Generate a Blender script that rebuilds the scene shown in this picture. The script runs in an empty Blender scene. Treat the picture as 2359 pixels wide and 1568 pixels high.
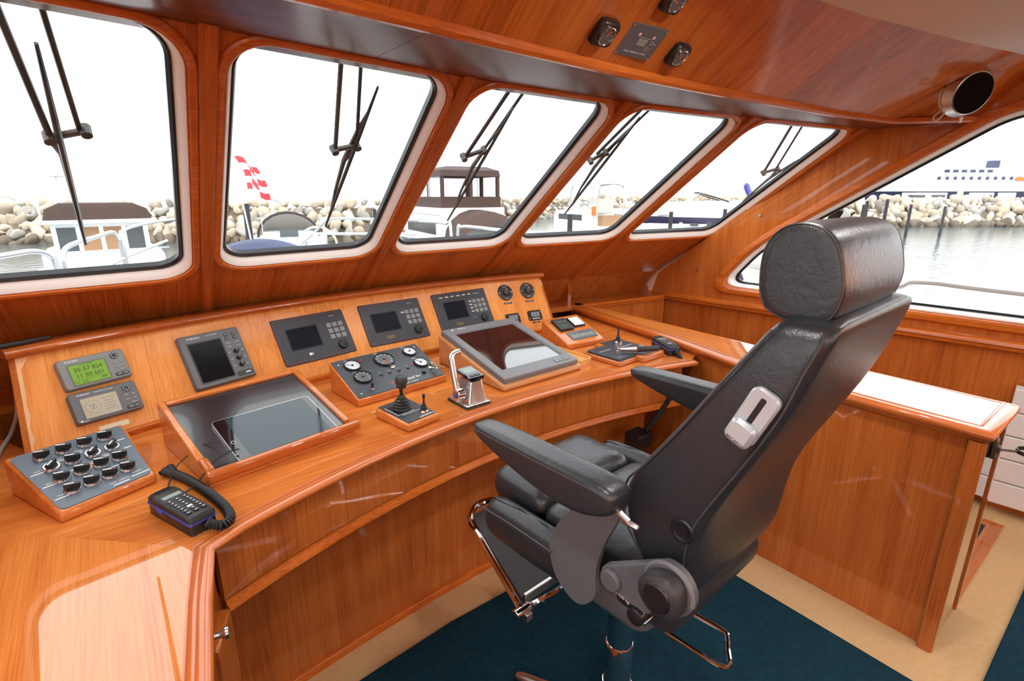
import bpy, bmesh, math, random
from mathutils import Vector, Matrix
R_ = math.radians
sc = bpy.context.scene
col = sc.collection
# ---------------------------------------------------------------- camera
cam = bpy.data.cameras.new('camera'); cam_o = bpy.data.objects.new('camera', cam); col.objects.link(cam_o)
cam.sensor_width = 36.0; cam.lens = 18.39; cam.clip_start = 0.02; cam.clip_end = 900
cam_o.location = (0, 0, 1.55); cam_o.rotation_euler = (R_(90 - 15.7), 0, R_(-38))
sc.camera = cam_o
# ---------------------------------------------------------------- sky and light
wd = bpy.data.worlds.new('overcast'); sc.world = wd; wd.use_nodes = True
wn = wd.node_tree.nodes; wl = wd.node_tree.links
bg = wn['Background']; bg.inputs['Strength'].default_value = 2.5
tc = wn.new('ShaderNodeTexCoord'); nz = wn.new('ShaderNodeTexNoise'); nz.inputs['Scale'].default_value = 2.2; nz.inputs['Detail'].default_value = 4
cr = wn.new('ShaderNodeValToRGB'); cr.color_ramp.elements[0].color = (.90, .95, 1.0, 1); cr.color_ramp.elements[1].color = (1, 1, 1, 1)
cr.color_ramp.elements[0].position = .35; cr.color_ramp.elements[1].position = .6
wl.new(tc.outputs['Generated'], nz.inputs['Vector']); wl.new(nz.outputs['Fac'], cr.inputs['Fac']); wl.new(cr.outputs['Color'], bg.inputs['Color'])
sun = bpy.data.lights.new('hazy_sun', 'SUN'); sun.energy = 0.8; sun.angle = R_(40); sun.color = (1, .97, .92)
sun_o = bpy.data.objects.new('hazy_sun', sun); col.objects.link(sun_o); sun_o.rotation_euler = (R_(48), 0, R_(-28))
vs = sc.view_settings
vs.view_transform = 'Standard'; vs.look = 'None'; vs.exposure = 0.42; vs.gamma = 1.0; vs.use_curve_mapping = False
sc.cycles.max_bounces = 10; sc.cycles.diffuse_bounces = 5; sc.cycles.glossy_bounces = 4; sc.cycles.transparent_max_bounces = 16
sc.cycles.caustics_reflective = False; sc.cycles.caustics_refractive = False
sc.cycles.use_denoising = True
sc.cycles.sample_clamp_indirect = 6.0

# ---------------------------------------------------------------- materials
def node_mat(name):
    m = bpy.data.materials.new(name); m.use_nodes = True
    nt = m.node_tree; return m, nt.nodes, nt.links, nt.nodes['Principled BSDF']
def plain(name, c, rough=.5, metal=0., coat=0., emit=None, es=1., bump=0., bscale=300., spec=.5, vary=0.):
    m, n, l, b = node_mat(name)
    b.inputs['Base Color'].default_value = (*c, 1); b.inputs['Roughness'].default_value = rough; b.inputs['Metallic'].default_value = metal
    b.inputs['Coat Weight'].default_value = coat; b.inputs['Coat Roughness'].default_value = .05
    b.inputs['Specular IOR Level'].default_value = spec
    t = n.new('ShaderNodeTexCoord'); z = n.new('ShaderNodeTexNoise'); z.inputs['Scale'].default_value = bscale; z.inputs['Detail'].default_value = 3
    l.new(t.outputs['Object'], z.inputs['Vector'])
    if bump:
        bp = n.new('ShaderNodeBump'); bp.inputs['Strength'].default_value = bump; bp.inputs['Distance'].default_value = .002
        l.new(z.outputs['Fac'], bp.inputs['Height']); l.new(bp.outputs['Normal'], b.inputs['Normal'])
    if vary:
        mx = n.new('ShaderNodeMix'); mx.data_type = 'RGBA'
        mx.inputs[6].default_value = (*[min(1, x * (1 - vary)) for x in c], 1); mx.inputs[7].default_value = (*[min(1, x * (1 + vary)) for x in c], 1)
        z2 = n.new('ShaderNodeTexNoise'); z2.inputs['Scale'].default_value = bscale * .2; z2.inputs['Detail'].default_value = 5
        l.new(t.outputs['Object'], z2.inputs['Vector']); l.new(z2.outputs['Fac'], mx.inputs[0]); l.new(mx.outputs[2], b.inputs['Base Color'])
    if emit:
        b.inputs['Emission Color'].default_value = (*emit, 1); b.inputs['Emission Strength'].default_value = es
    return m
def wood(name, axis='z', tilt=0.,  dark=(.22, .046, .008), mid=(.42, .110, .019), light=(.56, .175, .036), coat=1., rough=.4, fine=230., crough=.04, cior=1.6):
    """varnished teak / mahogany veneer, grain running along the given object axis"""
    m, n, l, b = node_mat(name)
    t = n.new('ShaderNodeTexCoord'); oi = n.new('ShaderNodeObjectInfo')
    add = n.new('ShaderNodeVectorMath'); add.operation = 'MULTIPLY_ADD'; add.inputs[1].default_value = (1, 1, 1)
    cmb = n.new('ShaderNodeCombineXYZ')
    mm = n.new('ShaderNodeMath'); mm.operation = 'MULTIPLY'; mm.inputs[1].default_value = 17.3
    l.new(oi.outputs['Random'], mm.inputs[0]); [l.new(mm.outputs[0], cmb.inputs[i]) for i in range(3)]
    l.new(t.outputs['Object'], add.inputs[0]); l.new(cmb.outputs[0], add.inputs[2])
    src = add.outputs[0]
    if tilt:
        rt = n.new('ShaderNodeMapping'); rt.inputs['Rotation'].default_value = (R_(tilt), 0, 0); l.new(add.outputs[0], rt.inputs['Vector']); src = rt.outputs[0]
    def streak(across, along, detail, dist=0.):
        mp = n.new('ShaderNodeMapping'); s = [across] * 3; s['xyz'.index(axis)] = along; mp.inputs['Scale'].default_value = s
        z = n.new('ShaderNodeTexNoise'); z.inputs['Scale'].default_value = 1.; z.inputs['Detail'].default_value = detail; z.inputs['Distortion'].default_value = dist
        l.new(src, mp.inputs['Vector']); l.new(mp.outputs[0], z.inputs['Vector']); return z.outputs['Fac']
    f1 = streak(fine, 5., 3); f2 = streak(26., 1.0, 4, .3); f3 = streak(4., .5, 2)
    def mth(op, a, bb):
        x = n.new('ShaderNodeMath'); x.operation = op
        for i, v in enumerate((a, bb)):
            if isinstance(v, float): x.inputs[i].default_value = v
            else: l.new(v, x.inputs[i])
        return x.outputs[0]
    fac = mth('ADD', mth('ADD', mth('MULTIPLY', f1, .48), mth('MULTIPLY', f2, .36)), mth('ADD', mth('MULTIPLY', f3, .30), mth('MULTIPLY', oi.outputs['Random'], .08)))
    ramp = n.new('ShaderNodeValToRGB'); e = ramp.color_ramp.elements
    e[0].position = .40; e[0].color = (*dark, 1); e[1].position = .78; e[1].color = (*light, 1)
    x = ramp.color_ramp.elements.new(.58); x.color = (*mid, 1)
    l.new(fac, ramp.inputs['Fac']); l.new(ramp.outputs['Color'], b.inputs['Base Color'])
    b.inputs['Roughness'].default_value = rough; b.inputs['Coat Weight'].default_value = coat; b.inputs['Coat Roughness'].default_value = crough; b.inputs['Coat IOR'].default_value = cior
    b.inputs['Specular IOR Level'].default_value = .05
    bp = n.new('ShaderNodeBump'); bp.inputs['Strength'].default_value = .05; bp.inputs['Distance'].default_value = .001
    l.new(f1, bp.inputs['Height']); l.new(bp.outputs['Normal'], b.inputs['Normal'])
    return m
M = {}
M['wood_z'] = wood('veneer_upright', 'z'); M['wood_x'] = wood('veneer_athwart', 'x'); M['wood_y'] = wood('veneer_foreaft', 'y')
M['rake'] = wood('raked_panel_veneer', 'z', -53, coat=.35, crough=.22)
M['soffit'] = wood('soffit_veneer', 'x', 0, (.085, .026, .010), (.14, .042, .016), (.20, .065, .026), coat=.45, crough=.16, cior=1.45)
M['counter'] = wood('sideboard_veneer', 'y', 0, (.42, .10, .016), (.63, .19, .036), (.77, .285, .066), crough=.02, cior=2.3)
M['desk'] = wood('desk_veneer', 'x', 0, (.42, .10, .016), (.63, .19, .036), (.77, .285, .066), crough=.02, cior=1.8)
M['wing'] = wood('wing_veneer', 'y', 0, (.42, .10, .016), (.63, .19, .036), (.77, .285, .066), crough=.02, cior=1.7)
M['panel'] = wood('instrument_panel_veneer', 'z', 28, (.52, .16, .034), (.72, .275, .068), (.85, .375, .11), crough=.12, coat=.5)
M['overhead'] = wood('overhead_veneer', 'z', -48, (.30, .072, .012), (.52, .15, .026), (.70, .24, .050), crough=.1, coat=.6)
M['rail'] = wood('rail_wood', 'x', 0, (.27, .055, .009), (.42, .10, .018), (.54, .15, .03))
M['trim'] = wood('trim_wood', 'x', 0, (.34, .070, .008), (.54, .130, .016), (.68, .20, .034), coat=.7, crough=.15)
M['trim_s'] = wood('trim_wood_upright', 'y', 0, (.34, .070, .008), (.54, .130, .016), (.68, .20, .034), coat=.7, crough=.15)
M['box'] = wood('box_wood', 'x', 0, (.36, .09, .018), (.54, .155, .032), (.66, .23, .055), coat=.8, crough=.08)
M['boxpale'] = wood('pale_box_wood', 'x', 0, (.42, .16, .055), (.55, .24, .09), (.64, .31, .13), coat=.3, crough=.2)
M['tray'] = wood('tray_wood', 'y', 0, (.62, .30, .09), (.74, .40, .14), (.82, .48, .19), coat=.4, crough=.15)
M['pale_edge'] = plain('worn_edge', (.75, .42, .20), .6, vary=.2, bscale=40)
M['cream'] = plain('cream_frame', (.88, .86, .83), .35)
M['gasket'] = plain('gasket', (.006, .008, .012), .3)
M['ceil'] = plain('headliner', (.80, .79, .77), .8, bump=.2, bscale=500)
M['beige'] = plain('beige_carpet', (.56, .38, .19), .95, bump=.7, bscale=260, vary=.12, spec=.1)
M['navy'] = plain('blue_carpet', (.006, .029, .046), .95, bump=.8, bscale=260, vary=.55, spec=.08)
def leather_mat():
    m, n, l, b = node_mat('black_leather')
    b.inputs['Base Color'].default_value = (.022, .025, .030, 1); b.inputs['Roughness'].default_value = .34; b.inputs['Specular IOR Level'].default_value = .55
    t = n.new('ShaderNodeTexCoord'); v = n.new('ShaderNodeTexVoronoi'); v.inputs['Scale'].default_value = 420
    w = n.new('ShaderNodeTexNoise'); w.inputs['Scale'].default_value = 38; w.inputs['Detail'].default_value = 6; w.inputs['Distortion'].default_value = 1.6
    l.new(t.outputs['Object'], v.inputs['Vector']); l.new(t.outputs['Object'], w.inputs['Vector'])
    b1 = n.new('ShaderNodeBump'); b1.inputs['Strength'].default_value = .16; b1.inputs['Distance'].default_value = .001
    b2 = n.new('ShaderNodeBump'); b2.inputs['Strength'].default_value = .15; b2.inputs['Distance'].default_value = .006
    l.new(v.outputs['Distance'], b1.inputs['Height']); l.new(w.outputs['Fac'], b2.inputs['Height']); l.new(b2.outputs['Normal'], b1.inputs['Normal']); l.new(b1.outputs['Normal'], b.inputs['Normal'])
    return m
M['leather'] = leather_mat()
M['mould'] = plain('moulding_wood', (.54, .130, .017), .4, coat=.8, vary=.16, bscale=60)
M['seam'] = plain('seam_piping', (.045, .047, .05), .5)
M['shell'] = plain('grey_shell', (.105, .112, .12), .42, bump=.12, bscale=500)
M['shell_d'] = plain('dark_grip', (.030, .031, .033), .45, bump=.3, bscale=400)
M['grey'] = plain('mid_grey_plastic', (.17, .175, .185), .45)
M['chrome'] = plain('chrome', (.82, .82, .84), .08, metal=1.)
M['steel'] = plain('brushed_steel', (.62, .60, .58), .3, metal=1.)
M['bronze'] = plain('dark_bronze', (.12, .10, .075), .4, metal=.8)
M['joint'] = plain('wiper_joint', (.05, .042, .038), .5)
M['grille'] = plain('speaker_cloth', (.004, .004, .005), .9, spec=.05)
M['black'] = plain('black_plastic', (.010, .011, .013), .35)
M['gloss'] = plain('black_glass', (.004, .006, .009), .05, spec=.6, coat=.3)
M['radarscr'] = plain('radar_screen', (.004, .004, .005), .2, spec=.2)
M['gunit'] = plain('unit_grey', (.115, .125, .135), .42)
M['gunit2'] = plain('unit_grey_pale', (.20, .215, .215), .42)
M['display'] = plain('display_charcoal', (.032, .037, .046), .4)
M['plate'] = plain('engraved_plate', (.040, .050, .062), .38)
M['plate2'] = plain('plate_slate', (.085, .115, .145), .35)
M['screen'] = plain('dead_screen', (.003, .004, .011), .35, spec=.15)
M['screen_l'] = plain('monitor_glass', (.012, .010, .011), .06, spec=.9, coat=1.)
M['btn'] = plain('key_grey', (.22, .24, .25), .5)
M['btnw'] = plain('key_white', (.62, .64, .66), .5)
M['red'] = plain('red_line', (.40, .03, .025), .5)
M['redlens'] = plain('red_lens', (.55, .03, .03), .2)
M['green'] = plain('green_lens', (.02, .30, .12), .2)
M['lcd'] = plain('lcd_green', (.16, .34, .03), .3, emit=(.20, .42, .03), es=.10)
M['lcdg'] = plain('lcd_grey', (.42, .40, .30), .3)
M['lcds'] = plain('lcd_slate', (.26, .33, .30), .3)
M['ink'] = plain('lcd_ink', (.02, .05, .02), .5)
M['white'] = plain('white_print', (.80, .80, .80), .5)
M['yellow'] = plain('yellow_print', (.55, .38, .06), .5)
M['orange'] = plain('orange_needle', (.8, .16, .02), .4)
M['dial'] = plain('dial_face', (.60, .64, .66), .35)
M['diald'] = plain('dial_dark', (.10, .11, .12), .35)
M['cable'] = plain('cable_black', (.012, .012, .013), .5)
M['cablew'] = plain('cable_white', (.62, .60, .54), .5)
M['blue'] = plain('handset_blue', (.05, .06, .32), .4)
M['rad'] = plain('radiator_white', (.78, .78, .76), .35)
M['brass'] = plain('key_brass', (.62, .52, .34), .3, metal=1.)
M['paper'] = plain('paper_label', (.72, .66, .46), .7)
M['mirror'] = plain('polished_end', (.70, .66, .62), .03, metal=1.)
M['tablet'] = plain('tablet_glass', (.012, .035, .048), .08, spec=.45)
M['inlay'] = plain('smoked_inlay', (.012, .015, .019), .22, spec=.9, coat=.35)
M['tabframe'] = plain('tablet_edge', (.55, .56, .57), .3, metal=1.)
# outside
M['gel'] = plain('white_gelcoat', (.80, .82, .82), .3)
M['navyhull'] = plain('navy_hull', (.02, .022, .06), .2)
M['canvas'] = plain('brown_canvas', (.05, .028, .022), .8)
M['canvas_w'] = plain('pale_canvas', (.55, .52, .48), .8)
M['canvas_b'] = plain('blue_canvas', (.035, .045, .10), .7)
M['window_d'] = plain('boat_window', (.06, .07, .08), .1)
M['teakd'] = plain('weathered_teak', (.30, .17, .09), .7)
M['rock'] = plain('granite', (.40, .33, .25), .9, bump=.6, bscale=4, vary=.35)
M['rock2'] = plain('granite_grey', (.32, .30, .27), .9, bump=.6, bscale=4, vary=.35)
M['rock3'] = plain('granite_pale', (.52, .45, .36), .9, bump=.6, bscale=4, vary=.3)
M['rockd'] = plain('wet_rock', (.13, .10, .07), .7, bump=.6, bscale=4, vary=.4)
M['pile'] = plain('pile_dark', (.03, .03, .035), .8)
M['mast'] = plain('aluminium_mast', (.50, .52, .54), .35, metal=.3)
M['flag_r'] = plain('flag_red', (.75, .05, .06), .8); M['flag_w'] = plain('flag_white', (.85, .83, .83), .8)
M['yel'] = plain('marker_yellow', (.75, .55, .05), .6)
M['rail_ss'] = plain('stainless_rail', (.42, .44, .46), .3, metal=.55)
M['silver'] = plain('silver_paint', (.52, .57, .62), .3, metal=.25)
M['lamp'] = plain('fill_lens', (1, 1, 1), .5, emit=(1, .96, .9), es=6.)  # glowing lens and bulb of the added fill lamps
def water_mat():
    m, n, l, b = node_mat('harbour_water')
    b.inputs['Base Color'].default_value = (.09, .11, .11, 1); b.inputs['Roughness'].default_value = .12; b.inputs['IOR'].default_value = 1.18
    t = n.new('ShaderNodeTexCoord'); z = n.new('ShaderNodeTexNoise'); z.inputs['Scale'].default_value = 1.6; z.inputs['Detail'].default_value = 6
    l.new(t.outputs['Object'], z.inputs['Vector']); bp = n.new('ShaderNodeBump'); bp.inputs['Strength'].default_value = .35; bp.inputs['Distance'].default_value = .12
    l.new(z.outputs['Fac'], bp.inputs['Height']); l.new(bp.outputs['Normal'], b.inputs['Normal']); return m
M['water'] = water_mat()
def glass_mat():
    m = bpy.data.materials.new('window_glass'); m.use_nodes = True; n = m.node_tree.nodes; l = m.node_tree.links; n.clear()
    o = n.new('ShaderNodeOutputMaterial'); mx = n.new('ShaderNodeMixShader'); tr = n.new('ShaderNodeBsdfTransparent'); gl = n.new('ShaderNodeBsdfGlossy')
    tr.inputs['Color'].default_value = (.97, .985, .98, 1); gl.inputs['Roughness'].default_value = .02; lw = n.new('ShaderNodeLayerWeight'); pw = n.new('ShaderNodeMath'); pw.operation = 'POWER'; pw.inputs[1].default_value = 5.
    fr = n.new('ShaderNodeMath'); fr.operation = 'MULTIPLY_ADD'; fr.inputs[1].default_value = .5; fr.inputs[2].default_value = .025
    l.new(lw.outputs['Facing'], pw.inputs[0]); l.new(pw.outputs[0], fr.inputs[0]); l.new(fr.outputs[0], mx.inputs[0]); l.new(tr.outputs[0], mx.inputs[1]); l.new(gl.outputs[0], mx.inputs[2]); l.new(mx.outputs[0], o.inputs['Surface']); return m
M['glass'] = glass_mat()
def canopy_glass():
    m = bpy.data.materials.new('clear_vinyl'); m.use_nodes = True; n = m.node_tree.nodes; l = m.node_tree.links; n.clear()
    o = n.new('ShaderNodeOutputMaterial'); mx = n.new('ShaderNodeMixShader'); tr = n.new('ShaderNodeBsdfTransparent'); gl = n.new('ShaderNodeBsdfDiffuse')
    gl.inputs['Color'].default_value = (.7, .72, .75, 1); mx.inputs[0].default_value = .35
    l.new(tr.outputs[0], mx.inputs[1]); l.new(gl.outputs[0], mx.inputs[2]); l.new(mx.outputs[0], o.inputs['Surface']); return m
M['vinyl'] = canopy_glass()

# ---------------------------------------------------------------- mesh helpers
V = Vector
class MB:
    """collects shapes into one mesh"""
    def __init__(s): s.v = []; s.f = []
    def add(s, vs, fs, mx=None):
        k = len(s.v); s.v += [tuple((mx @ V(p)) if mx else p) for p in vs]; s.f += [tuple(i + k for i in f) for f in fs]; return s
    def box(s, x0, x1, y0, y1, z0, z1, mx=None):
        vs = [(x, y, z) for z in (z0, z1) for y in (y0, y1) for x in (x0, x1)]
        return s.add(vs, [(0, 2, 3, 1), (4, 5, 7, 6), (0, 1, 5, 4), (2, 6, 7, 3), (0, 4, 6, 2), (1, 3, 7, 5)], mx)
    def loft(s, loops, closed=True, cap0=False, cap1=False, mx=None):
        n = len(loops[0]); vs = [p for L in loops for p in L]; fs = []
        for i in range(len(loops) - 1):
            for j in range(n if closed else n - 1):
                a = i * n + j; b = i * n + (j + 1) % n; fs.append((a, b, b + n, a + n))
        if cap0: fs.append(tuple(range(n))[::-1])
        if cap1: fs.append(tuple((len(loops) - 1) * n + j for j in range(n)))
        return s.add(vs, fs, mx)
    def prism(s, poly, z0, z1, mx=None):
        n = len(poly); return s.loft([[(x, y, z0) for x, y in poly], [(x, y, z1) for x, y in poly]], True, True, True, mx)
    def cyl(s, p0, p1, r0, r1=None, n=16, cap=True):
        r1 = r0 if r1 is None else r1; p0, p1 = V(p0), V(p1); d = (p1 - p0).normalized(); u = d.orthogonal().normalized(); w = d.cross(u)
        L = [[tuple(p + (u * math.cos(t) + w * math.sin(t)) * r) for t in [2 * math.pi * i / n for i in range(n)]] for p, r in ((p0, r0), (p1, r1))]
        return s.loft(L, True, cap, cap)
    def tube(s, path, r, n=8, closed=False, cap=True):
        P = [V(p) for p in path]; m = len(P); L = []; rr = r if isinstance(r, (list, tuple)) else [r] * m
        u = None
        for i, p in enumerate(P):
            a = P[(i - 1) % m] if (closed or i > 0) else p; b = P[(i + 1) % m] if (closed or i < m - 1) else p
            d = (b - a).normalized()
            u = d.orthogonal().normalized() if u is None else (u - d * u.dot(d)).normalized()
            w = d.cross(u); L.append([tuple(p + (u * math.cos(2 * math.pi * j / n) + w * math.sin(2 * math.pi * j / n)) * rr[i]) for j in range(n)])
        if closed: L.append(L[0])
        return s.loft(L, True, cap and not closed, cap and not closed)
    def lathe(s, prof, n=24, mx=None, cap=True):
        L = [[(r * math.cos(2 * math.pi * j / n), r * math.sin(2 * math.pi * j / n), z) for j in range(n)] for r, z in prof]
        return s.loft(L, True, cap, cap, mx)
    def build(s, name, mat, parent=None, smooth=True, bevel=0., seg=2, sub=0, kind=None, angle=35):
        me = bpy.data.meshes.new(name); me.from_pydata(s.v, [], s.f)
        bm = bmesh.new(); bm.from_mesh(me); bmesh.ops.remove_doubles(bm, verts=bm.verts, dist=1e-6); bmesh.ops.recalc_face_normals(bm, faces=bm.faces); bm.to_mesh(me); bm.free()
        me.materials.append(M[mat] if isinstance(mat, str) else mat)
        o = bpy.data.objects.new(name, me); col.objects.link(o)
        if parent: o.parent = parent
        if smooth:
            me.polygons.foreach_set('use_smooth', [True] * len(me.polygons))
            if not sub: me.set_sharp_from_angle(angle=R_(angle))
        if bevel:
            b = o.modifiers.new('edge', 'BEVEL'); b.width = bevel; b.segments = seg; b.limit_method = 'ANGLE'; b.angle_limit = R_(40); b.harden_normals = False
        if sub:
            b = o.modifiers.new('round', 'SUBSURF'); b.levels = sub; b.render_levels = sub
        if kind: o['kind'] = kind
        return o
def tag(o, label, cat, group=None):
    o['label'] = label; o['category'] = cat
    if group: o['group'] = group
    return o
def thing(name, label, cat, loc=(0, 0, 0), rotz=0., group=None, mx=None):
    o = bpy.data.objects.new(name, None); col.objects.link(o); o.empty_display_size = .1
    if mx is not None: o.matrix_world = mx
    else: o.location = loc; o.rotation_euler = (0, 0, rotz)
    return tag(o, label, cat, group) if label else o
def struct(name, mb=None, mat=None, **k):
    o = mb.build(name, mat, **k) if mb else thing(name, None, None)
    o['kind'] = 'structure'; return o
def copy_tree(o, parent=None):
    c = o.copy(); col.objects.link(c)
    if parent: c.parent = parent
    for ch in list(o.children): copy_tree(ch, c)
    return c
def rrect(x0, x1, y0, y1, r, n=5):
    pts = []
    for cx, cy, a0 in ((x1 - r, y1 - r, 0), (x0 + r, y1 - r, 90), (x0 + r, y0 + r, 180), (x1 - r, y0 + r, 270)):
        for i in range(n + 1):
            a = R_(a0 + 90 * i / n); pts.append((cx + r * math.cos(a), cy + r * math.sin(a)))
    return pts
def rplate(x0, x1, y0, y1, r, z0, z1, ch=.0015, n=4):
    """rounded slab with a small chamfer on its top edge"""
    m = MB(); P = lambda d: rrect(x0 + d, x1 - d, y0 + d, y1 - d, max(r - d, .0005), n)
    m.loft([[(x, y, z0) for x, y in P(0)], [(x, y, z1 - ch) for x, y in P(0)], [(x, y, z1) for x, y in P(ch)]], True, True, True); return m
def holed(outer, holes, fmap, c0, c1):
    """plate with holes: outer / holes are 2-D loops, fmap(a, b, c) -> point"""
    bm = bmesh.new(); loops = []
    for L in [outer] + holes:
        vs = [bm.verts.new((x, y, 0)) for x, y in L]; loops.append(vs)
        for i in range(len(vs)): bm.edges.new((vs[i], vs[(i + 1) % len(vs)]))
    bmesh.ops.triangle_fill(bm, use_beauty=True, use_dissolve=False, edges=bm.edges[:])
    bm.verts.index_update(); tv = [tuple(v.co) for v in bm.verts]; tf = [tuple(v.index for v in f.verts) for f in bm.faces]; bm.free()
    m = MB(); m.add([fmap(x, y, c0) for x, y, z in tv], tf); m.add([fmap(x, y, c1) for x, y, z in tv], [f[::-1] for f in tf])
    for L in [outer] + holes: m.loft([[fmap(x, y, c0) for x, y in L], [fmap(x, y, c1) for x, y in L]])
    return m
def sweep(path, prof, closed=False):
    """path: list of (x, y); prof: list of (offset to the right of travel, z)"""
    m = MB(); n = len(path); L = []
    for i, p in enumerate(path):
        p = V(p); a = V(path[i - 1]) if i > 0 else (V(path[-1]) if closed else None); b = V(path[(i + 1) % n]) if (i < n - 1 or closed) else None
        ds = [d.normalized() for d in ([p - a] if a is not None else []) + ([b - p] if b is not None else [])]
        ns = [V((d.y, -d.x)) for d in ds]; q = sum(ns, V((0, 0))).normalized(); k = 1 / max(.35, q.dot(ns[0]))
        L.append([(p.x + q.x * o * k, p.y + q.y * o * k, z) for o, z in prof])
    if closed: L.append(L[0])
    m.loft(L, True, not closed, not closed); return m
def text(s, size, mat, parent, loc=(0, 0, 0), rot=(0, 0, 0), name='lettering', depth=.0002, align='CENTER', sx=1.):
    cu = bpy.data.curves.new('t', 'FONT'); cu.body = s; cu.size = size; cu.extrude = depth; cu.align_x = align; cu.align_y = 'CENTER'; cu.resolution_u = 2
    to = bpy.data.objects.new('t', cu); me = bpy.data.meshes.new_from_object(to); bpy.data.objects.remove(to); me.name = name
    me.materials.clear(); me.materials.append(M[mat]); o = bpy.data.objects.new(name, me); col.objects.link(o); o.parent = parent
    o.location = loc; o.rotation_euler = rot; o.scale = (sx, 1, 1); return o
def frame(origin, ex, ey):
    ex = V(ex).normalized(); ez = ex.cross(V(ey)).normalized(); ey = ez.cross(ex)
    m = Matrix((ex, ey, ez)).transposed().to_4x4(); m.translation = V(origin); return m
def smoothpath(pts, k=6):
    """Catmull-Rom through 3-D points"""
    P = [V(p) for p in pts]; out = []
    for i in range(len(P) - 1):
        a = P[max(i - 1, 0)]; b = P[i]; c = P[i + 1]; d = P[min(i + 2, len(P) - 1)]
        for j in range(k):
            t = j / k; out.append(.5 * ((2 * b) + (c - a) * t + (2 * a - 5 * b + 4 * c - d) * t * t + (3 * b - a - 3 * c + d) * t ** 3))
    out.append(P[-1]); return [tuple(p) for p in out]
# ================================================================ STRUCTURE
ZS = 1.875
TP = [V((x, y, ZS)) for x, y in [(-.46, 1.235), (.248, 1.324), (.936, 1.408), (1.632, 1.405), (2.39, 1.328), (3.25, 1.187)]]
GD = V((.045, 1.01, -.763)).normalized()
def facet(i):
    A, B = TP[i], TP[i + 1]; e = (B - A).normalized(); n = e.cross(GD).normalized()
    if n.y < 0: n = -n
    return A, e, n, (B - A).length
WA = V((3.397, .367)); WT = R_(6.7); WD = V((-math.sin(WT), math.cos(WT))); WN = V((math.cos(WT), math.sin(WT)))   # starboard wall, WN points outward
def swp(s_, z, c=0.): p = WA + WD * s_ + WN * c; return (p.x, p.y, z)
CXL = 1.32                                                # centreline
def mir(p): return (2 * CXL - p[0],) + tuple(p[1:])

# floor with carpet
fl = struct('floor', MB().box(-1.0, 3.8, -2.6, 3.0, -.06, 0.), 'beige')
edge = [(-.2, 1.30), (.1, 1.33), (.448, 1.375), (.8, 1.40), (1.207, 1.395), (1.55, 1.37), (1.88, 1.32)]
cp = edge + [(1.875, .9), (1.868, .112), (2.6, .115), (3.32, .12), (3.32, -2.4), (-.2, -2.4)]
MB().prism(cp, .0, .012).build('carpet_field', 'navy', fl, bevel=.004)
# floor hatch beside the sideboard end
h = MB().box(2.43, 3.22, .262, .40, 0, .006); hp = h.build('wooden_threshold', 'wood_x', fl)
MB().box(2.50, 3.15, .318, .342, .0055, .0075).build('slot', 'black', hp)

# front wall: five raked facets with rounded windows
wf = struct('wall_front')
WIN = [(.05, .672, .012, 1.00, .10), (.04, .655, .012, .965, .10), (.042, .672, .012, .965, .10), (.046, .735, .012, .975, .10), (.060, .835, .012, .99, .10)]
BLOW = 1.44
def fr(i):
    A, e, n, L = facet(i)
    return (lambda a, b, c: tuple(A + e * a + GD * b + n * c)), L
for i in range(5):
    f, L = fr(i); a0, a1, b0, b1, r = WIN[i]
    hole = rrect(a0, a1, b0, b1, r, 7)
    holed([(-.28 if i == 0 else 0, -.10), (L, -.10), (L, BLOW), (-.28 if i == 0 else 0, BLOW)], [hole], f, 0, .036).build('window_panel', 'rake', wf, angle=25)
    w = struct('window_%d' % (i + 1))
    def ring(d, c): return [f(x, y, c) for x, y in rrect(a0 - d, a1 + d, b0 - d, b1 + d, r + d * .9, 7)]
    m = MB(); m.loft([ring(.024, .002), ring(.024, -.003), ring(.020, -.008), ring(.010, -.010), ring(.003, -.007), ring(.0, .006)]); m.build('wood_trim', 'trim', w)
    m = MB(); m.loft([ring(.001, .001), ring(-.002, -.002), ring(-.004, -.001), ring(-.021, .030), ring(.004, .040)]); m.build('cream_frame', 'cream', w)
    m = MB(); m.loft([ring(-.016, .033), ring(-.020, .026), ring(-.025, .026), ring(-.031, .034), ring(-.031, .050), ring(-.010, .050)]); m.build('gasket', 'gasket', w)
    m = MB(); rl = rrect(a0 + .024, a1 - .024, b0 + .024, b1 - .024, r - .01, 7)
    m.add([f(x, y, .042) for x, y in rl], [tuple(range(len(rl)))]); m.build('pane', 'glass', w, smooth=False)
# battens on the mullions
for i in range(1, 6):
    A = TP[i]; nn = (facet(min(i, 4))[2] + facet(i - 1)[2]).normalized(); e = (facet(min(i, 4))[1] + facet(i - 1)[1]).normalized(); hw = .020 if i < 5 else .03
    prof = [(-hw, .012), (-hw, -.010), (-hw + .006, -.018), (hw - .006, -.018), (hw, -.010), (hw, .012)]
    m = MB(); m.loft([[tuple(A + GD * b + e * u + nn * c) for u, c in prof] for b in (-.02, BLOW)], True, True, True)
    m.build('batten', 'rake', wf, bevel=.003)
# upright band under the windows
lowt = [tuple(TP[i] + GD * BLOW) for i in range(6)]; lowt = [(lowt[0][0] - .28, lowt[0][1] - .035, lowt[0][2])] + lowt
m = MB(); m.loft([[p for p in lowt], [(x, y + .10, .83) for x, y, z in lowt], [(x, y + .10, .0) for x, y, z in lowt]], False)
m.build('lower_panel', 'wood_z', wf, smooth=False)
for i in (5, 6):
    x, y, z = lowt[i]; MB().box(x - .014, x + .014, y + .02, y + .085, .85, z).build('cover_strip', 'wood_z', wf)

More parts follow.
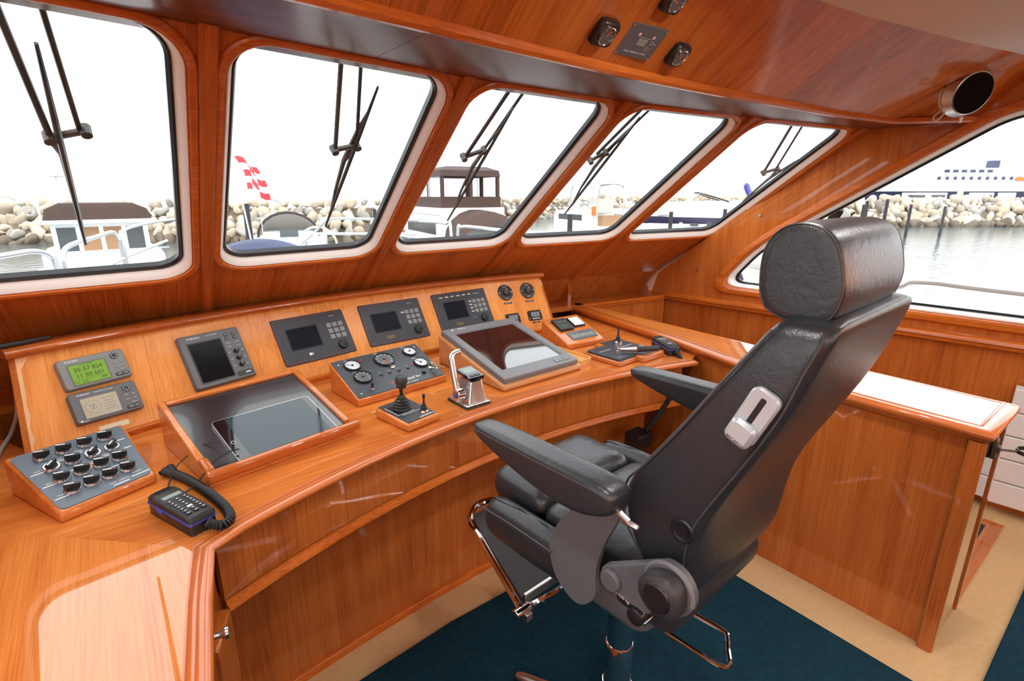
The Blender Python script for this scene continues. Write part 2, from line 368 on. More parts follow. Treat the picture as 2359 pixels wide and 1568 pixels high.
# overhead box: soffit, lip and sloping instrument panel
lip = [(-.75, .75), (-.5, 1.0), (.0, 1.035), (.35, 1.05), (.85, 1.086), (1.32, 1.11), (1.60, 1.11), (2.06, 1.096), (2.68, 1.07), (3.12, 1.005), (3.345, .745)]
cedge = [(-.75, .5), (-.5, .58), (.0, .70), (.35, .78), (.85, .845), (1.32, .862), (1.60, .852), (2.06, .80), (2.68, .69), (3.12, .59), (3.37, .53)]
sof = struct('trim_1')
back = [(p[0], p[1] + .10) for p in [(-.75, 1.12)] + [tuple(t)[:2] for t in TP] + [(3.5, 1.12)]]
def yat(poly, x):
    for (xa, ya), (xb, yb) in zip(poly, poly[1:]):
        if xa <= x <= xb: return ya + (yb - ya) * (x - xa) / max(1e-6, xb - xa)
    return poly[-1][1] if x > poly[-1][0] else poly[0][1]
bounds = [-.75, -.1, .62, 1.32, 2.02, 2.75, 3.345]
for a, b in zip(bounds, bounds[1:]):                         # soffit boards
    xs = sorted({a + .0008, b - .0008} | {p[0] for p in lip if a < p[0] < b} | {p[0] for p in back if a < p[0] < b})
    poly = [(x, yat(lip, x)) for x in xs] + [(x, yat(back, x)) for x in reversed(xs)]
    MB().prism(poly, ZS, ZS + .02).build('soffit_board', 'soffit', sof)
path = lip[::1]
sweep(path, [(-.012, ZS - .002), (.006, ZS - .004), (.014, ZS + .004), (.012, ZS + .022), (-.012, ZS + .03)]).build('lip_moulding', 'trim', sof)
ZC = 2.10
ov = struct('trim_2')
nb = [-.75, -.45, -.12, .2, .52, .80, 1.06, 1.55, 1.86, 2.16, 2.46, 2.76, 3.02, 3.345]
for a, b in zip(nb, nb[1:]):
    xs = sorted({a + .0005, b - .0005} | {p[0] for p in lip if a < p[0] < b} | {p[0] for p in cedge if a < p[0] < b})
    m = MB(); lo = [(x, yat(lip, x), ZS + .015) for x in xs]; hi = [(x + (.02 if x > 3.3 else 0), yat(cedge, x), ZC) for x in xs]
    lo2 = [(x, y + .02, z + .02) for x, y, z in lo]; hi2 = [(x, y + .02, z + .02) for x, y, z in hi]
    m.loft([lo, hi, hi2, lo2, lo], False); m.build('veneer_panel', 'overhead', ov, angle=20)
# headliner
m = MB(); m.prism([(-1.0, -2.6), (3.8, -2.6), (3.8, .4)] + [(x, y) for x, y in reversed(cedge)] + [(-1.0, .4)], ZC, ZC + .05)
struct('ceiling', m, 'ceil', smooth=False)
for x, y in [(1.93, .79), (2.36, .73)]: pass

# starboard wall with its long raked side window
tri = [(1.455, .963), (.3, .952), (-.75, .945), (-1.15, 1.02), (-1.15, 1.80), (-.75, 1.90), (.12, 2.0), (.245, 1.93), (.661, 1.652), (1.266, 1.255), (1.42, 1.14)]
def round_poly(P, r, n=6):
    out = []; k = len(P); P = [V(p) for p in P]
    for i in range(k):
        a, b, c = P[i - 1], P[i], P[(i + 1) % k]; u = (a - b); w = (c - b); rr = min(r, u.length * .45, w.length * .45)
        p0 = b + u.normalized() * rr; p1 = b + w.normalized() * rr
        for j in range(n + 1):
            t = j / n; q = p0 * (1 - t) ** 2 + b * 2 * t * (1 - t) + p1 * t * t; out.append((q.x, q.y))
    return out
triq = [(1.52, .963), (-1.15, .945), (-1.15, 1.925), (.245, 1.925), (.661, 1.652), (1.30, 1.233)]
def offs(P, d):
    k = len(P); out = []; P = [V(p) for p in P]
    for i in range(k):
        a, b, c = P[i - 1], P[i], P[(i + 1) % k]; u = (b - a).normalized(); w = (c - b).normalized()
        n1 = V((u.y, -u.x)); n2 = V((w.y, -w.x)); q = (n1 + n2).normalized(); out.append(tuple(b + q * d / max(.4, q.dot(n1))))
    return out
area = sum(triq[i - 1][0] * triq[i][1] - triq[i][0] * triq[i - 1][1] for i in range(len(triq)))
sg = 1 if area > 0 else -1
base = round_poly(triq, .13, 8)
def side_wall(name, side, win, triq):
    base = round_poly(triq, .13, 8)
    f = (lambda s_, z, c: swp(s_, z, c)) if side > 0 else (lambda s_, z, c: mir(swp(s_, z, c)))
    w = struct(name)
    holed([(-3.0, .85), (2.02, .85), (1.975, 1.0), (.87, 1.87), (.55, 2.15), (-3.0, 2.15)], [base], f, 0, .05).build('upper_panel', 'wood_z', w, angle=20)
    m = MB(); m.loft([[f(s_, z, c) for s_, z in [(-3.0, 0), (2.02, 0), (2.02, .84), (-3.0, .84)]] for c in (0., .04)], True, True, True); m.build('wainscot', 'wood_z', w)
    # ledge with rounded nose
    prof = [(.01, .87), (-.045, .868), (-.058, .86), (-.060, .848), (-.050, .838), (-.048, .826), (-.036, .818), (.01, .818)]
    m = MB(); m.loft([[f(s_, z, c) for c, z in prof] for s_ in (-3.0, 1.90)], True, True, True); m.build('ledge', 'trim_s', w)
    wi = struct(win)
    ring = lambda d, c: [f(x, y, c) for x, y in round_poly(offs(triq, d * sg), .13 + d, 8)]
    m = MB(); m.loft([ring(.050, .002), ring(.050, -.008), ring(.040, -.020), ring(.018, -.022), ring(.006, -.014), ring(.0, .004)]); m.build('wood_trim', 'trim_s', wi)
    m = MB(); m.loft([ring(.001, .001), ring(-.004, -.001), ring(-.010, .004), ring(-.020, .05), ring(.002, .05)]); m.build('cream_frame', 'cream', wi)
    m = MB(); m.loft([ring(-.016, .048), ring(-.026, .046), ring(-.032, .050), ring(-.032, .062), ring(-.016, .062)]); m.build('gasket', 'gasket', wi)
    rp = round_poly(offs(triq, -.018 * sg), .11, 8); m = MB(); m.add([f(x, y, .055) for x, y in rp], [tuple(range(len(rp)))]); m.build('pane', 'glass', wi, smooth=False)
    return w
wr = side_wall('wall_right', 1, 'window_6', triq)
wlft = side_wall('wall_left', -1, 'window_7', [(.75, .96), (-1.15, .945), (-1.15, 1.925), (.245, 1.925), (.661, 1.652), (.75, 1.595)])
for s_, z in [(1.31, 1.42), (1.68, 1.05)]:
    MB().cyl(swp(s_, z, 0), swp(s_, z, -.012), .006, .008, 10).build('screw_cap', 'steel', wr)
# aft bulkhead, unseen; its two windows are added to brighten the wheelhouse
f = lambda a, b, c: (a, -2.5 - c, b)
hs = [rrect(-.4, 1.15, 1.2, 1.95, .1), rrect(1.5, 3.05, 1.2, 1.95, .1)]
struct('wall_back', holed([(-1.2, 0), (3.9, 0), (3.9, 2.15), (-1.2, 2.15)], hs, f, 0, .05), 'wood_z', smooth=False)
for k, hl in enumerate(hs):
    w = struct('window_%d' % (8 + k)); m = MB(); m.add([f(x, y, .03) for x, y in hl], [tuple(range(len(hl)))]); m.build('pane', 'glass', w, smooth=False)
# ceiling lamps added out of view as fill for the interior
FILL_LAMPS = [(.15, .42, 5), (1.25, .50, 6), (2.05, .10, 5), (-.2, -1.3, 5), (1.32, -1.3, 5), (2.8, -1.3, 5)]
for k, (x, y, p) in enumerate(FILL_LAMPS):
    t = thing('fill_ceiling_light', ['added round ceiling fill light above the drawer wing', 'added round ceiling fill light behind the helm chair', 'added round ceiling fill light above the sideboard end', 'added round ceiling fill light by the port aft window', 'added round ceiling fill light between the aft windows', 'added round ceiling fill light by the starboard aft window'][k], 'ceiling light', (x, y, ZC), 0, 'added ceiling fill lights')
    MB().lathe([(.085, 0), (.09, -.008), (.075, -.012), (.07, -.004)], 24, cap=False).build('bezel', 'steel', t)
    MB().lathe([(.001, -.005), (.072, -.005)], 24, cap=False).build('lens', 'lamp', t)
    la = bpy.data.lights.new('fill_glow', 'AREA'); la.shape = 'DISK'; la.size = .14; la.energy = p; la.color = (1, .98, .95); la.spread = R_(170)
    lo = bpy.data.objects.new('fill_glow', la); col.objects.link(lo); lo.parent = t; lo.location = (0, 0, -.016)
# unseen wall uplighters, added to brighten the overhead panel and headliner
for k, (x, y, z, yaw, pw) in enumerate(((-.925, -1.15, 1.25, 52, 290), (1.32, -2.495, 1.52, 90, 24), (3.25, -2.495, 1.52, 90, 14), (3.565, -1.15, 1.25, 128, 150))):
    t = thing('fill_uplighter', ['added half-round steel fill uplighter on the port wall', 'added half-round steel fill uplighter between the aft windows', 'added half-round steel fill uplighter on the aft wall, starboard side', 'added half-round steel fill uplighter on the starboard wall'][k], 'added wall lamp', (x, y, z), R_(yaw), 'added fill uplighters')
    MB().box(-.01, .012, -.06, .06, -.06, .02).build('back_plate', 'steel', t, bevel=.003)
    m = MB(); m.loft([[(.012 + r * math.cos(a), 1.25 * r * math.sin(a), z) for a in [R_(-90 + 180 * i / 16) for i in range(17)]] for r, z in ((.02, -.06), (.07, -.02), (.10, .03), (.098, .03), (.066, -.017), (.018, -.055))], False); m.build('shade', 'steel', t)
    MB().cyl((.05, 0, -.03), (.05, 0, .0), .02, .02, 12).build('bulb', 'lamp', t)
    la = bpy.data.lights.new('fill_glow', 'AREA'); la.shape = 'DISK'; la.size = .12; la.energy = pw; la.color = (.86, .94, 1); la.spread = R_(95)
    lo = bpy.data.objects.new('fill_glow', la); col.objects.link(lo); lo.parent = t; lo.location = (.06, 0, .032); lo.rotation_euler = (0, R_(180 - 46), 0)
# ================================================================ CONSOLE AND CABINETS
DZ = .80
def yfront(x): return -1.5327 + math.sqrt(2.9616 ** 2 - (x - 1.2122) ** 2)
def ybot(x): return -2.670 + math.sqrt(4.833 ** 2 - (x - 1.313) ** 2)
def ytop(x): return -1.385 + math.sqrt(3.735 ** 2 - (x - 1.19) ** 2)
ZT = 1.085
def SP(x, v): return V((x, ybot(x) * (1 - v) + ytop(x) * v, DZ + (ZT - DZ) * v))
def pframe(x, v, roll=0.):
    ex = (SP(x + .05, v) - SP(x - .05, v)).normalized(); ey = SP(x, 1) - SP(x, 0)
    m = frame(SP(x, v), ex, ey)
    return m @ Matrix.Rotation(R_(roll), 4, 'Z')

desk = thing('helm_desk', 'long curved varnished wooden helm desk below the raked windows', 'desk')
arc = [(.081 + (2.10 - .081) * i / 28, yfront(.081 + (2.10 - .081) * i / 28)) for i in range(29)]
arc[0] = (.081, 1.192)
wing = [(-.055, -.3), (-.02, .30), (.016, .80), (.05, 1.02)]
edge_path = wing + arc
ins = .034
def inset(path, d):
    out = []
    for i, p in enumerate(path):
        p = V(p); ds = []
        if i > 0: ds.append((p - V(path[i - 1])).normalized())
        if i < len(path) - 1: ds.append((V(path[i + 1]) - p).normalized())
        ns = [V((d_.y, -d_.x)) for d_ in ds]; q = sum(ns, V((0, 0))).normalized(); out.append(tuple(p + q * d / max(.35, q.dot(ns[0]))))
    return out
ip = inset(edge_path, -ins)
# worktop: main leaf and port wing, mitred along a diagonal joint
jn = (-.575, 1.82)
ci = len(wing)
main = [ip[ci]] + ip[ci + 1:] + [(2.20, 1.36), (2.27, 1.7), (2.33, 2.1), (2.36, 2.32)] + [(x, ybot(x) + .03) for x in [1.97 - i * .1 for i in range(23)]] + [(-.40, 2.30), (-.52, 2.30), jn]
wingp = [ip[ci], jn, (-.72, -.3), ip[0]] + ip[1:ci]
MB().prism(main, DZ - .03, DZ).build('worktop', 'desk', desk, smooth=False)
MB().prism(wingp, DZ - .03, DZ).build('wing_worktop', 'wing', desk, smooth=False)
prof = [(-ins, DZ - .024), (-ins, DZ), (-.030, DZ), (-.028, DZ - .0025), (-.026, DZ), (-.016, DZ + .0005), (-.014, DZ - .002), (-.012, DZ), (.0, DZ - .0005), (.008, DZ - .004), (.011, DZ - .010), (.009, DZ - .017), (.002, DZ - .021), (-.006, DZ - .022), (-.010, DZ - .026), (-.02, DZ - .026)]
sweep(edge_path, prof).build('edge_moulding', 'mould', desk, angle=50)
# curved apron with lower bead
ap = [(.098 + (2.06 - .098) * i / 24, yfront(.098 + (2.06 - .098) * i / 24) + .035) for i in range(25)]
sweep(ap, [(0, .585), (0, .777), (-.018, .777), (-.018, .585)]).build('apron', 'wood_z', desk, angle=50)
sweep(ap, [(-.02, .575), (.010, .575), (.016, .582), (.014, .592), (.006, .598), (.004, .606), (-.02, .606)]).build('lower_moulding', 'trim', desk, angle=50)
# recessed kick panel
kp = [(.06 + (2.06 - .06) * i / 16, -5.6625 + math.sqrt(7.2068 ** 2 - (.06 + (2.06 - .06) * i / 16 - 1.2988) ** 2) + .03) for i in range(17)]
sweep(kp, [(0, 0.0), (0, .60), (-.02, .60), (-.02, 0.0)]).build('kick_panel', 'wood_z', desk, angle=50)
sweep(kp, [(0, .0), (.016, .0), (.016, .022), (.012, .028), (0, .028)]).build('toe_moulding', 'trim', desk)
MB().prism([(x, y) for x, y in ap] + [(x, y) for x, y in reversed(kp)], .60, .61).build('underside', 'wood_x', desk, smooth=False)
# fillet strip where the worktop meets the instrument panel
fp = [(-.27 + (1.99 + .27) * i / 24, ybot(-.27 + (1.99 + .27) * i / 24) + .004) for i in range(25)]
sweep(fp, [(0, DZ), (.018, DZ), (.018, DZ + .018), (.012, DZ + .022), (0, DZ + .022)]).build('fillet', 'trim', desk)

# port wing: drawer cabinet whose end stands beside the knee space
cab = thing('drawer_cabinet', 'varnished drawer cabinet with small steel knob below the desk wing', 'cabinet', (0, 0, 0))
body = [(-.70, -.28), (-.075, -.28), (-.045, .30), (-.01, .80), (.04, 1.12), (.085, 1.245), (.06, 1.55), (-.605, 1.55)]
MB().prism(body, 0, .765).build('carcass', 'wood_z', cab, smooth=False)
sweep([(.045, 1.12), (.09, 1.243)], [(-.01, .0), (.012, .0), (.016, .006), (.016, .585), (.012, .59), (-.01, .59)]).build('corner_post', 'wood_z', cab, bevel=.003)
sweep([(-.012, .80), (.035, 1.10)], [(0, .53), (.012, .53), (.016, .545), (.016, .745), (.012, .757), (0, .757)]).build('drawer_front', 'wood_z', cab, bevel=.004)
dd = sweep([(-.012, .80), (.035, 1.10)], [(0, .06), (.012, .06), (.016, .07), (.016, .50), (.012, .515), (0, .515)]).build('door', 'wood_z', cab, bevel=.004)
kn = frame((.047, 1.065, .672), (.15, 1, 0), (0, 0, 1))
m = MB(); m.lathe([(.012, 0), (.012, .003), (.006, .006), (.0055, .016), (.010, .022), (.013, .027), (.012, .033), (.006, .036)], 16, kn); m.build('knob', 'steel', [c for c in cab.children if c.name.startswith('drawer_front')][0])

# sloping instrument panel
ip_t = thing('instrument_panel', 'sloping pale veneered instrument board behind the helm desk', 'instrument panel')
xb = [-.25, .07, .42, .78, 1.14, 1.48, 1.965]
for a, b in zip(xb, xb[1:]):
    xs = [a + .0004 + (b - a - .0008) * i / 4 for i in range(5)]
    m = MB(); L = []
    for x in xs:
        nrm = pframe(x, .5).col[2].xyz; p0 = SP(x, 0.02); p1 = SP(x, 1)
        L.append([tuple(p0), tuple(p1), tuple(p1 - nrm * .018), tuple(p0 - nrm * .018)])
    m.loft(L, True, True, True); m.build('veneer_board', 'panel', ip_t, angle=20)
rp = [(-.272 + (1.99 + .272) * i / 24, ytop(-.272 + (1.99 + .272) * i / 24)) for i in range(25)]
sweep(rp, [(.016, ZT + .002), (.020, ZT + .010), (.018, ZT + .020), (.008, ZT + .026), (-.045, ZT + .028), (-.06, ZT + .02), (-.06, ZT - .002)]).build('top_rail', 'rail', ip_t, angle=60)
for xe, nm in ((-.25, 'end_board'), (1.965, 'end_board')):
    p0, p1 = SP(xe, 0), SP(xe, 1); s_ = -1 if xe < 0 else 1
    m = MB(); pl = [(p0.y, p0.z), (p1.y, p1.z), (p1.y + .05, p1.z), (p1.y + .05, .80)]
    m.loft([[(xe + s_ * d, y, z) for y, z in pl] for d in (0., .016)], True, True, True); m.build(nm, 'wood_z', ip_t, bevel=.002)
# worn varnish on the port edge of the board
m = MB(); L = []
for k in range(9):
    v = .12 + .86 * k / 8; w = .004 + .008 * abs(math.sin(k * 1.7)) + (.018 if k > 7 else 0)
    n = pframe(-.24, v).col[2].xyz * .0006; L.append([tuple(SP(-.2505, v) + n), tuple(SP(-.2505 + w, v) + n)])
m.loft(L, False); m.build('worn_edge', 'pale_edge', ip_t)

# starboard sideboard and raised counter
sb = thing('sideboard', 'varnished waist-high sideboard running forward along the starboard side', 'sideboard')
left = [(2.052, .25), (2.056, .60), (2.062, .92), (2.12, 1.17), (2.215, 1.52), (2.285, 1.95), (2.37, 2.42)]
right = [(2.47, 2.42), (2.455, 2.16), (2.43, 1.67), (2.41, 1.2), (2.405, .68), (2.40, .25)]
topz = .85
loop = left + right
P_ = inset(loop + [loop[0]], .0)
ipoly = [(2.085, .285)] + [(x + .032, y) for x, y in left[1:-1]] + [(2.40, 2.42), (2.45, 2.42)] + [(x - .018, y) for x, y in right[1:-1]] + [(2.375, .285)]
MB().prism(ipoly, topz - .03, topz).build('top_board', 'counter', sb, smooth=False)
prof = [(.034, topz - .03), (.034, topz), (.028, topz), (.026, topz - .002), (.024, topz), (.0, topz - .001), (-.010, topz - .006), (-.014, topz - .016), (-.010, topz - .028), (.0, topz - .034), (.004, topz - .042), (.02, topz - .044)]
ep = [(2.40, .25), (2.052, .25)][::-1]
edge_l = [left[k] for k in range(len(left) - 1, -1, -1)]
edge_all = edge_l + [(2.40, .25)]
# travel aft along the inboard edge, then outboard across the end: the sideboard lies to the left
sweep(edge_all, [(-a, z) for a, z in prof]).build('edge_moulding', 'mould', sb, angle=50)
sweep([(2.40, .25), (2.405, .68), (2.41, 1.2), (2.43, 1.67), (2.455, 2.16), (2.47, 2.42)], [(-.018, topz - .02), (-.018, topz), (0, topz - .001), (.004, topz - .008), (.0, topz - .02)]).build('back_edge', 'trim_s', sb)
bpoly = [(2.080, .275), (2.082, .60), (2.087, .92), (2.14, 1.18), (2.232, 1.52), (2.30, 1.95), (2.385, 2.42), (2.455, 2.42), (2.44, 2.16), (2.415, 1.67), (2.395, 1.2), (2.39, .68), (2.385, .275)]
MB().prism(bpoly, 0, topz - .035).build('carcass', 'wood_z', sb, smooth=False)
MB().prism(rrect(2.054, 2.085, .252, .30, .012, 4), 0, topz - .045).build('corner_post', 'wood_z', sb)
m = MB().box(2.09, 2.392, .262, .276, .02, topz - .05); m.build('end_panel', 'mirror', sb, bevel=.001)
MB().box(2.375, 2.40, .256, .30, 0, topz - .045).build('end_post', 'wood_z', sb)
sweep([(2.232, 1.50), (2.14, 1.18), (2.087, .90), (2.082, .30)], [(-.004, .795), (.006, .797), (.009, .805), (-.004, .808)]).build('bead', 'trim_s', sb)
# front ledge in the starboard corner
fl_ = [(2.45, 2.36), (3.12, 2.24), (3.23, 2.24), (3.20, 2.50), (2.48, 2.64), (1.7, 2.70), (.9, 2.70), (.2, 2.60), (-.6, 2.45), (-.6, 2.36), (.0, 2.42), (.9, 2.46), (1.7, 2.46)]
led = struct('trim_3', MB().prism(fl_, .82, .85), 'wood_x', smooth=False)
sweep([(2.44, 2.36), (3.13, 2.24)], [(-.01, .852), (.006, .852), (.014, .846), (.014, .838), (.006, .832), (.006, .822), (-.01, .818)]).build('ledge_moulding', 'trim', led)
m = MB(); m.box(0, .72, 0, .02, 0, .83, Matrix.Translation((2.44, 2.37, 0)) @ Matrix.Rotation(R_(-9.9), 4, 'Z')); m.build('front_wainscot', 'wood_z', led)
# ================================================================ INSTRUMENTS
def slab(t, name, mat, x0, x1, y0, y1, r, z0, z1, ch=.0012): return rplate(x0, x1, y0, y1, r, z0, z1, ch).build(name, mat, t)
def disc(t, name, mat, x, y, r, z0, z1, r1=None, n=20, bevel=0.):
    return MB().cyl((x, y, z0), (x, y, z1), r, r1, n).build(name, mat, t, bevel=bevel)

# --- three matching autopilot displays
def display(x, v, label, emblem, extra, roll):
    t = thing('marine_display', label, 'display', mx=pframe(x, v, roll), group='charcoal displays in the instrument board')
    W, H = .32, .208; w, h = W / 2, H / 2
    slab(t, 'housing', 'display', -w, w, -h, h, .008, -.002, .007, .002)
    U = lambda u: -w + u * W
    Q = lambda q: h - q * H
    m = MB(); o = rrect(-w + .008, w - .008, -h + .008, h - .008, .006); i_ = rrect(-w + .0088, w - .0088, -h + .0088, h - .0088, .0054)
    m.loft([[(a, b, .0072) for a, b in o], [(a, b, .0073) for a, b in i_]]); m.build('red_outline', 'red', t)
    s0 = .15 if not extra else .17
    sm = slab(t, 'screen_bezel', 'black', U(s0 - .012), U(.575), Q(.72), Q(.235), .003, .006, .0078)
    slab(t, 'screen', 'screen', U(s0), U(.56), Q(.70), Q(.255), .002, .007, .0082)
    for r in range(3):
        for c in range(3):
            bx, by = U(.735 + .085 * c), Q(.32 + .13 * r)
            slab(t, 'key', 'btn', bx - .0105, bx + .0105, by - .0105, by + .0105, .002, .006, .0095)
    k = disc(t, 'rotary_knob', 'black', U(.835), Q(.79), .021, .007, .019, .020, 28, .002)
    disc(k, 'finger_dimple', 'gloss', U(.85), Q(.815), .004, .019, .0193)
    text('MCS 5' if not extra else 'BLUELINE 5', .008, 'btnw', t, (U(.82), Q(.12), .0074))
    if emblem == 'w':
        slab(t, 'emblem', 'white', U(.37) - .010, U(.37) + .004, Q(.845) - .006, Q(.845) + .006, .001, .007, .0078); slab(t, 'emblem', 'btn', U(.37) + .004, U(.37) + .011, Q(.845) - .006, Q(.845) + .006, .001, .007, .0078)
    else:
        text('Autopilot', .010, 'yellow', t, (U(.36), Q(.83), .0074)); m = MB().box(U(.29), U(.41), Q(.875), Q(.868), .007, .0074); m.build('emblem_bar', 'yellow', t)
        if not extra: text('JRC', .006, 'btn', t, (U(.07), Q(.93), .0074))
    if extra:
        for c in range(6):
            bx = U(.16 + .105 * c); slab(t, 'soft_key', 'btnw', bx - .010, bx + .010, Q(.115) - .003, Q(.115) + .003, .001, .006, .0084)
        for r in range(4):
            slab(t, 'soft_key', 'btnw', U(.635), U(.685), Q(.31 + .09 * r) - .0035, Q(.31 + .09 * r) + .0035, .001, .006, .0084)
        text('<|>', .010, 'btnw', t, (U(.66), Q(.74), .0074))
    elif emblem != 'w': slab(t, 'soft_key', 'btnw', U(.64), U(.69), Q(.335), Q(.30), .001, .006, .0084)
    return t
display(.6655, .551, 'charcoal display with white square emblem, nearest the portrait screen', 'w', False, .5)
display(1.055, .559, 'charcoal display with yellow lettering in the middle of three', 'y', False, .1)
display(1.446, .575, 'charcoal display with white keys along its top, behind the monitor', 'y', True, 1.2)

# --- two position displays, one above the other
def gps(x, v, roll, label, body, lcd, upper):
    t = thing('position_display', label, 'navigation display', mx=pframe(x, v, roll), group='small position displays on the board')
    W, H = .182, .100; w, h = W / 2, H / 2
    m = MB(); P = lambda d: rrect(-w + d, w - d, -h + d, h - d, .010 - d * .5, 4)
    m.loft([[(a, b, -.004) for a, b in P(0)], [(a, b, .014) for a, b in P(0)], [(a, b, .021) for a, b in P(.004)], [(a, b, .022) for a, b in P(.012)]], True, True, True); m.build('housing', body, t)
    U = lambda u: -w + u * W
    Q = lambda q: h - q * H
    slab(t, 'screen_bezel', 'gunit', U(.12), U(.69), Q(.92), Q(.20), .003, .020, .0226)
    s = slab(t, 'screen', lcd, U(.14), U(.67), Q(.89), Q(.23), .002, .022, .0230)
    z = .0232
    if upper:
        for row, (ln, sz, q) in enumerate((('55 57 824', .0185, .425), ('11 50 601', .0185, .625))): text(ln, sz, 'ink', s, (U(.405), Q(q), z))
        text('SOG', .006, 'ink', s, (U(.19), Q(.82), z)); text('0.0', .012, 'ink', s, (U(.30), Q(.82), z)); text('298', .011, 'ink', s, (U(.57), Q(.80), z))
        MB().box(U(.15), U(.66), Q(.725), Q(.718), .0229, .0232).build('rule', 'ink', s); text('L/L 3D  DGPS', .006, 'ink', s, (U(.40), Q(.28), z))
    else:
        m = MB(); c = (U(.29), Q(.55)); 
        for r in (.020, .0195): pass
        m.tube([(c[0] + .020 * math.cos(a), c[1] + .020 * math.sin(a), z) for a in [2 * math.pi * i / 24 for i in range(24)]], .0004, 4, True); m.build('plot_ring', 'grey', s)
        for dx, dy in ((-.006, .004), (.003, .006), (.007, -.003), (-.002, -.006), (.0, .0)): disc(s, 'plot_mark', 'grey', c[0] + dx, c[1] + dy, .0022, .0229, .0233, None, 8)
        for k in range(5): MB().box(U(.45), U(.63 - .03 * (k % 2)), Q(.36 + .09 * k) - .0008, Q(.36 + .09 * k) + .0008, .0229, .0232).build('plot_line', 'grey', s)
        MB().box(U(.15), U(.66), Q(.80), Q(.795), .0229, .0232).build('rule', 'grey', s)
        disc(t, 'badge', 'white', U(.06) + .002, Q(.92), .003, .021, .0228); text('DGPS', .006, 'white', t, (U(.135), Q(.945), .0222))
    text('FURUNO', .0085, 'white', t, (U(.22), Q(.11), .0222)); 
    if not upper: text('NAVIGATOR GP-80', .006, 'btnw', t, (U(.50), Q(.11), .0222))
    p = disc(t, 'cursor_pad', 'display', U(.83), Q(.21), .0125, .02, .0245, .0115, 18)
    for k in range(8):
        a = k * math.pi / 4; disc(p, 'arrow', 'btnw', U(.83) + .0085 * math.cos(a), Q(.21) + .0085 * math.sin(a), .0017, .0243, .0249, None, 6)
    for r in range(2):
        for c in range(2): slab(t, 'key', 'btn', U(.765 + .105 * c), U(.83 + .105 * c), Q(.485 + .145 * r), Q(.415 + .145 * r), .001, .02, .0240)
    slab(t, 'key', 'btn', U(.83), U(.93), Q(.75), Q(.68), .001, .02, .0240)
    pl = slab(t, 'power_pill', 'display', U(.74), U(.955), Q(.91), Q(.79), .005, .02, .0238)
    slab(pl, 'key', 'btn', U(.77), U(.845), Q(.88), Q(.82), .001, .0236, .0250); slab(pl, 'key', 'btn', U(.87), U(.935), Q(.88), Q(.82), .001, .0236, .0250)
    return t
gps(-.079, .710, .6, 'grey position display with lit green screen, the upper of two', 'gunit2', 'lcd', True)
gps(-.066, .367, -.8, 'dark grey position display with pale plot screen, the lower of two', 'gunit', 'lcdg', False)
tag(MB().build('paper_label', 'paper') if False else rplate(-.041, .041, -.009, .009, .001, 0, .0012).build('paper_label', 'paper'), 'small cream paper label stuck below the lower position display', 'label').matrix_world = pframe(-.055, .135, -1)

# --- portrait radar screen
t = thing('radar_display', 'grey portrait radar display with blank black screen and three knobs', 'display', mx=pframe(.276, .54, .9))
W, H = .216, .208; w, h = W / 2, H / 2
U = lambda u: -w + u * W
Q = lambda q: h - q * H
m = MB(); P = lambda d: rrect(-w + d, w - d, -h + d, h - d, .008, 4)
m.loft([[(a, b, -.004) for a, b in P(0)], [(a, b, .016) for a, b in P(0)], [(a, b, .024) for a, b in P(.004)], [(a, b, .025) for a, b in P(.010)]], True, True, True); m.build('housing', 'gunit', t)
slab(t, 'screen_bezel', 'display', U(.10), U(.665), Q(.93), Q(.155), .003, .023, .0256)
slab(t, 'screen', 'radarscr', U(.125), U(.64), Q(.905), Q(.18), .002, .024, .0262)
text('FURUNO', .011, 'white', t, (U(.24), Q(.08), .0252)); text('1622 RADAR', .007, 'btnw', t, (U(.53), Q(.075), .0252))
for r in range(2):
    for c in range(2):
        d = disc(t, 'round_key', 'display', U(.745 + .13 * c), Q(.13 + .075 * r), .007, .024, .027, .0062, 14); disc(d, 'arrow', 'btnw', U(.745 + .13 * c), Q(.13 + .075 * r), .002, .0268, .0275, None, 6)
for r in range(2):
    for c in range(2): slab(t, 'key', 'btn', U(.70 + .16 * c), U(.775 + .16 * c), Q(.315 + .075 * r), Q(.275 + .075 * r), .001, .024, .0268)
for r in range(3):
    k = disc(t, 'knob', 'black', U(.815), Q(.47 + .135 * r), .0095, .024, .040, .008, 18, .001); MB().box(U(.815) - .0008, U(.815) + .0008, Q(.47 + .135 * r), Q(.47 + .135 * r) + .007, .0398, .0406).build('pointer', 'white', k)
    for s_ in (-1, 1): slab(t, 'legend', 'btnw', U(.815 + .11 * s_) - .004, U(.815 + .11 * s_) + .004, Q(.47 + .135 * r) - .001, Q(.47 + .135 * r) + .001, .0004, .0248, .0253, .0002)
pl = slab(t, 'power_pill', 'display', U(.69), U(.95), Q(.945), Q(.855), .006, .024, .0268); slab(pl, 'key', 'btnw', U(.83), U(.92), Q(.92), Q(.885), .001, .0266, .0275)

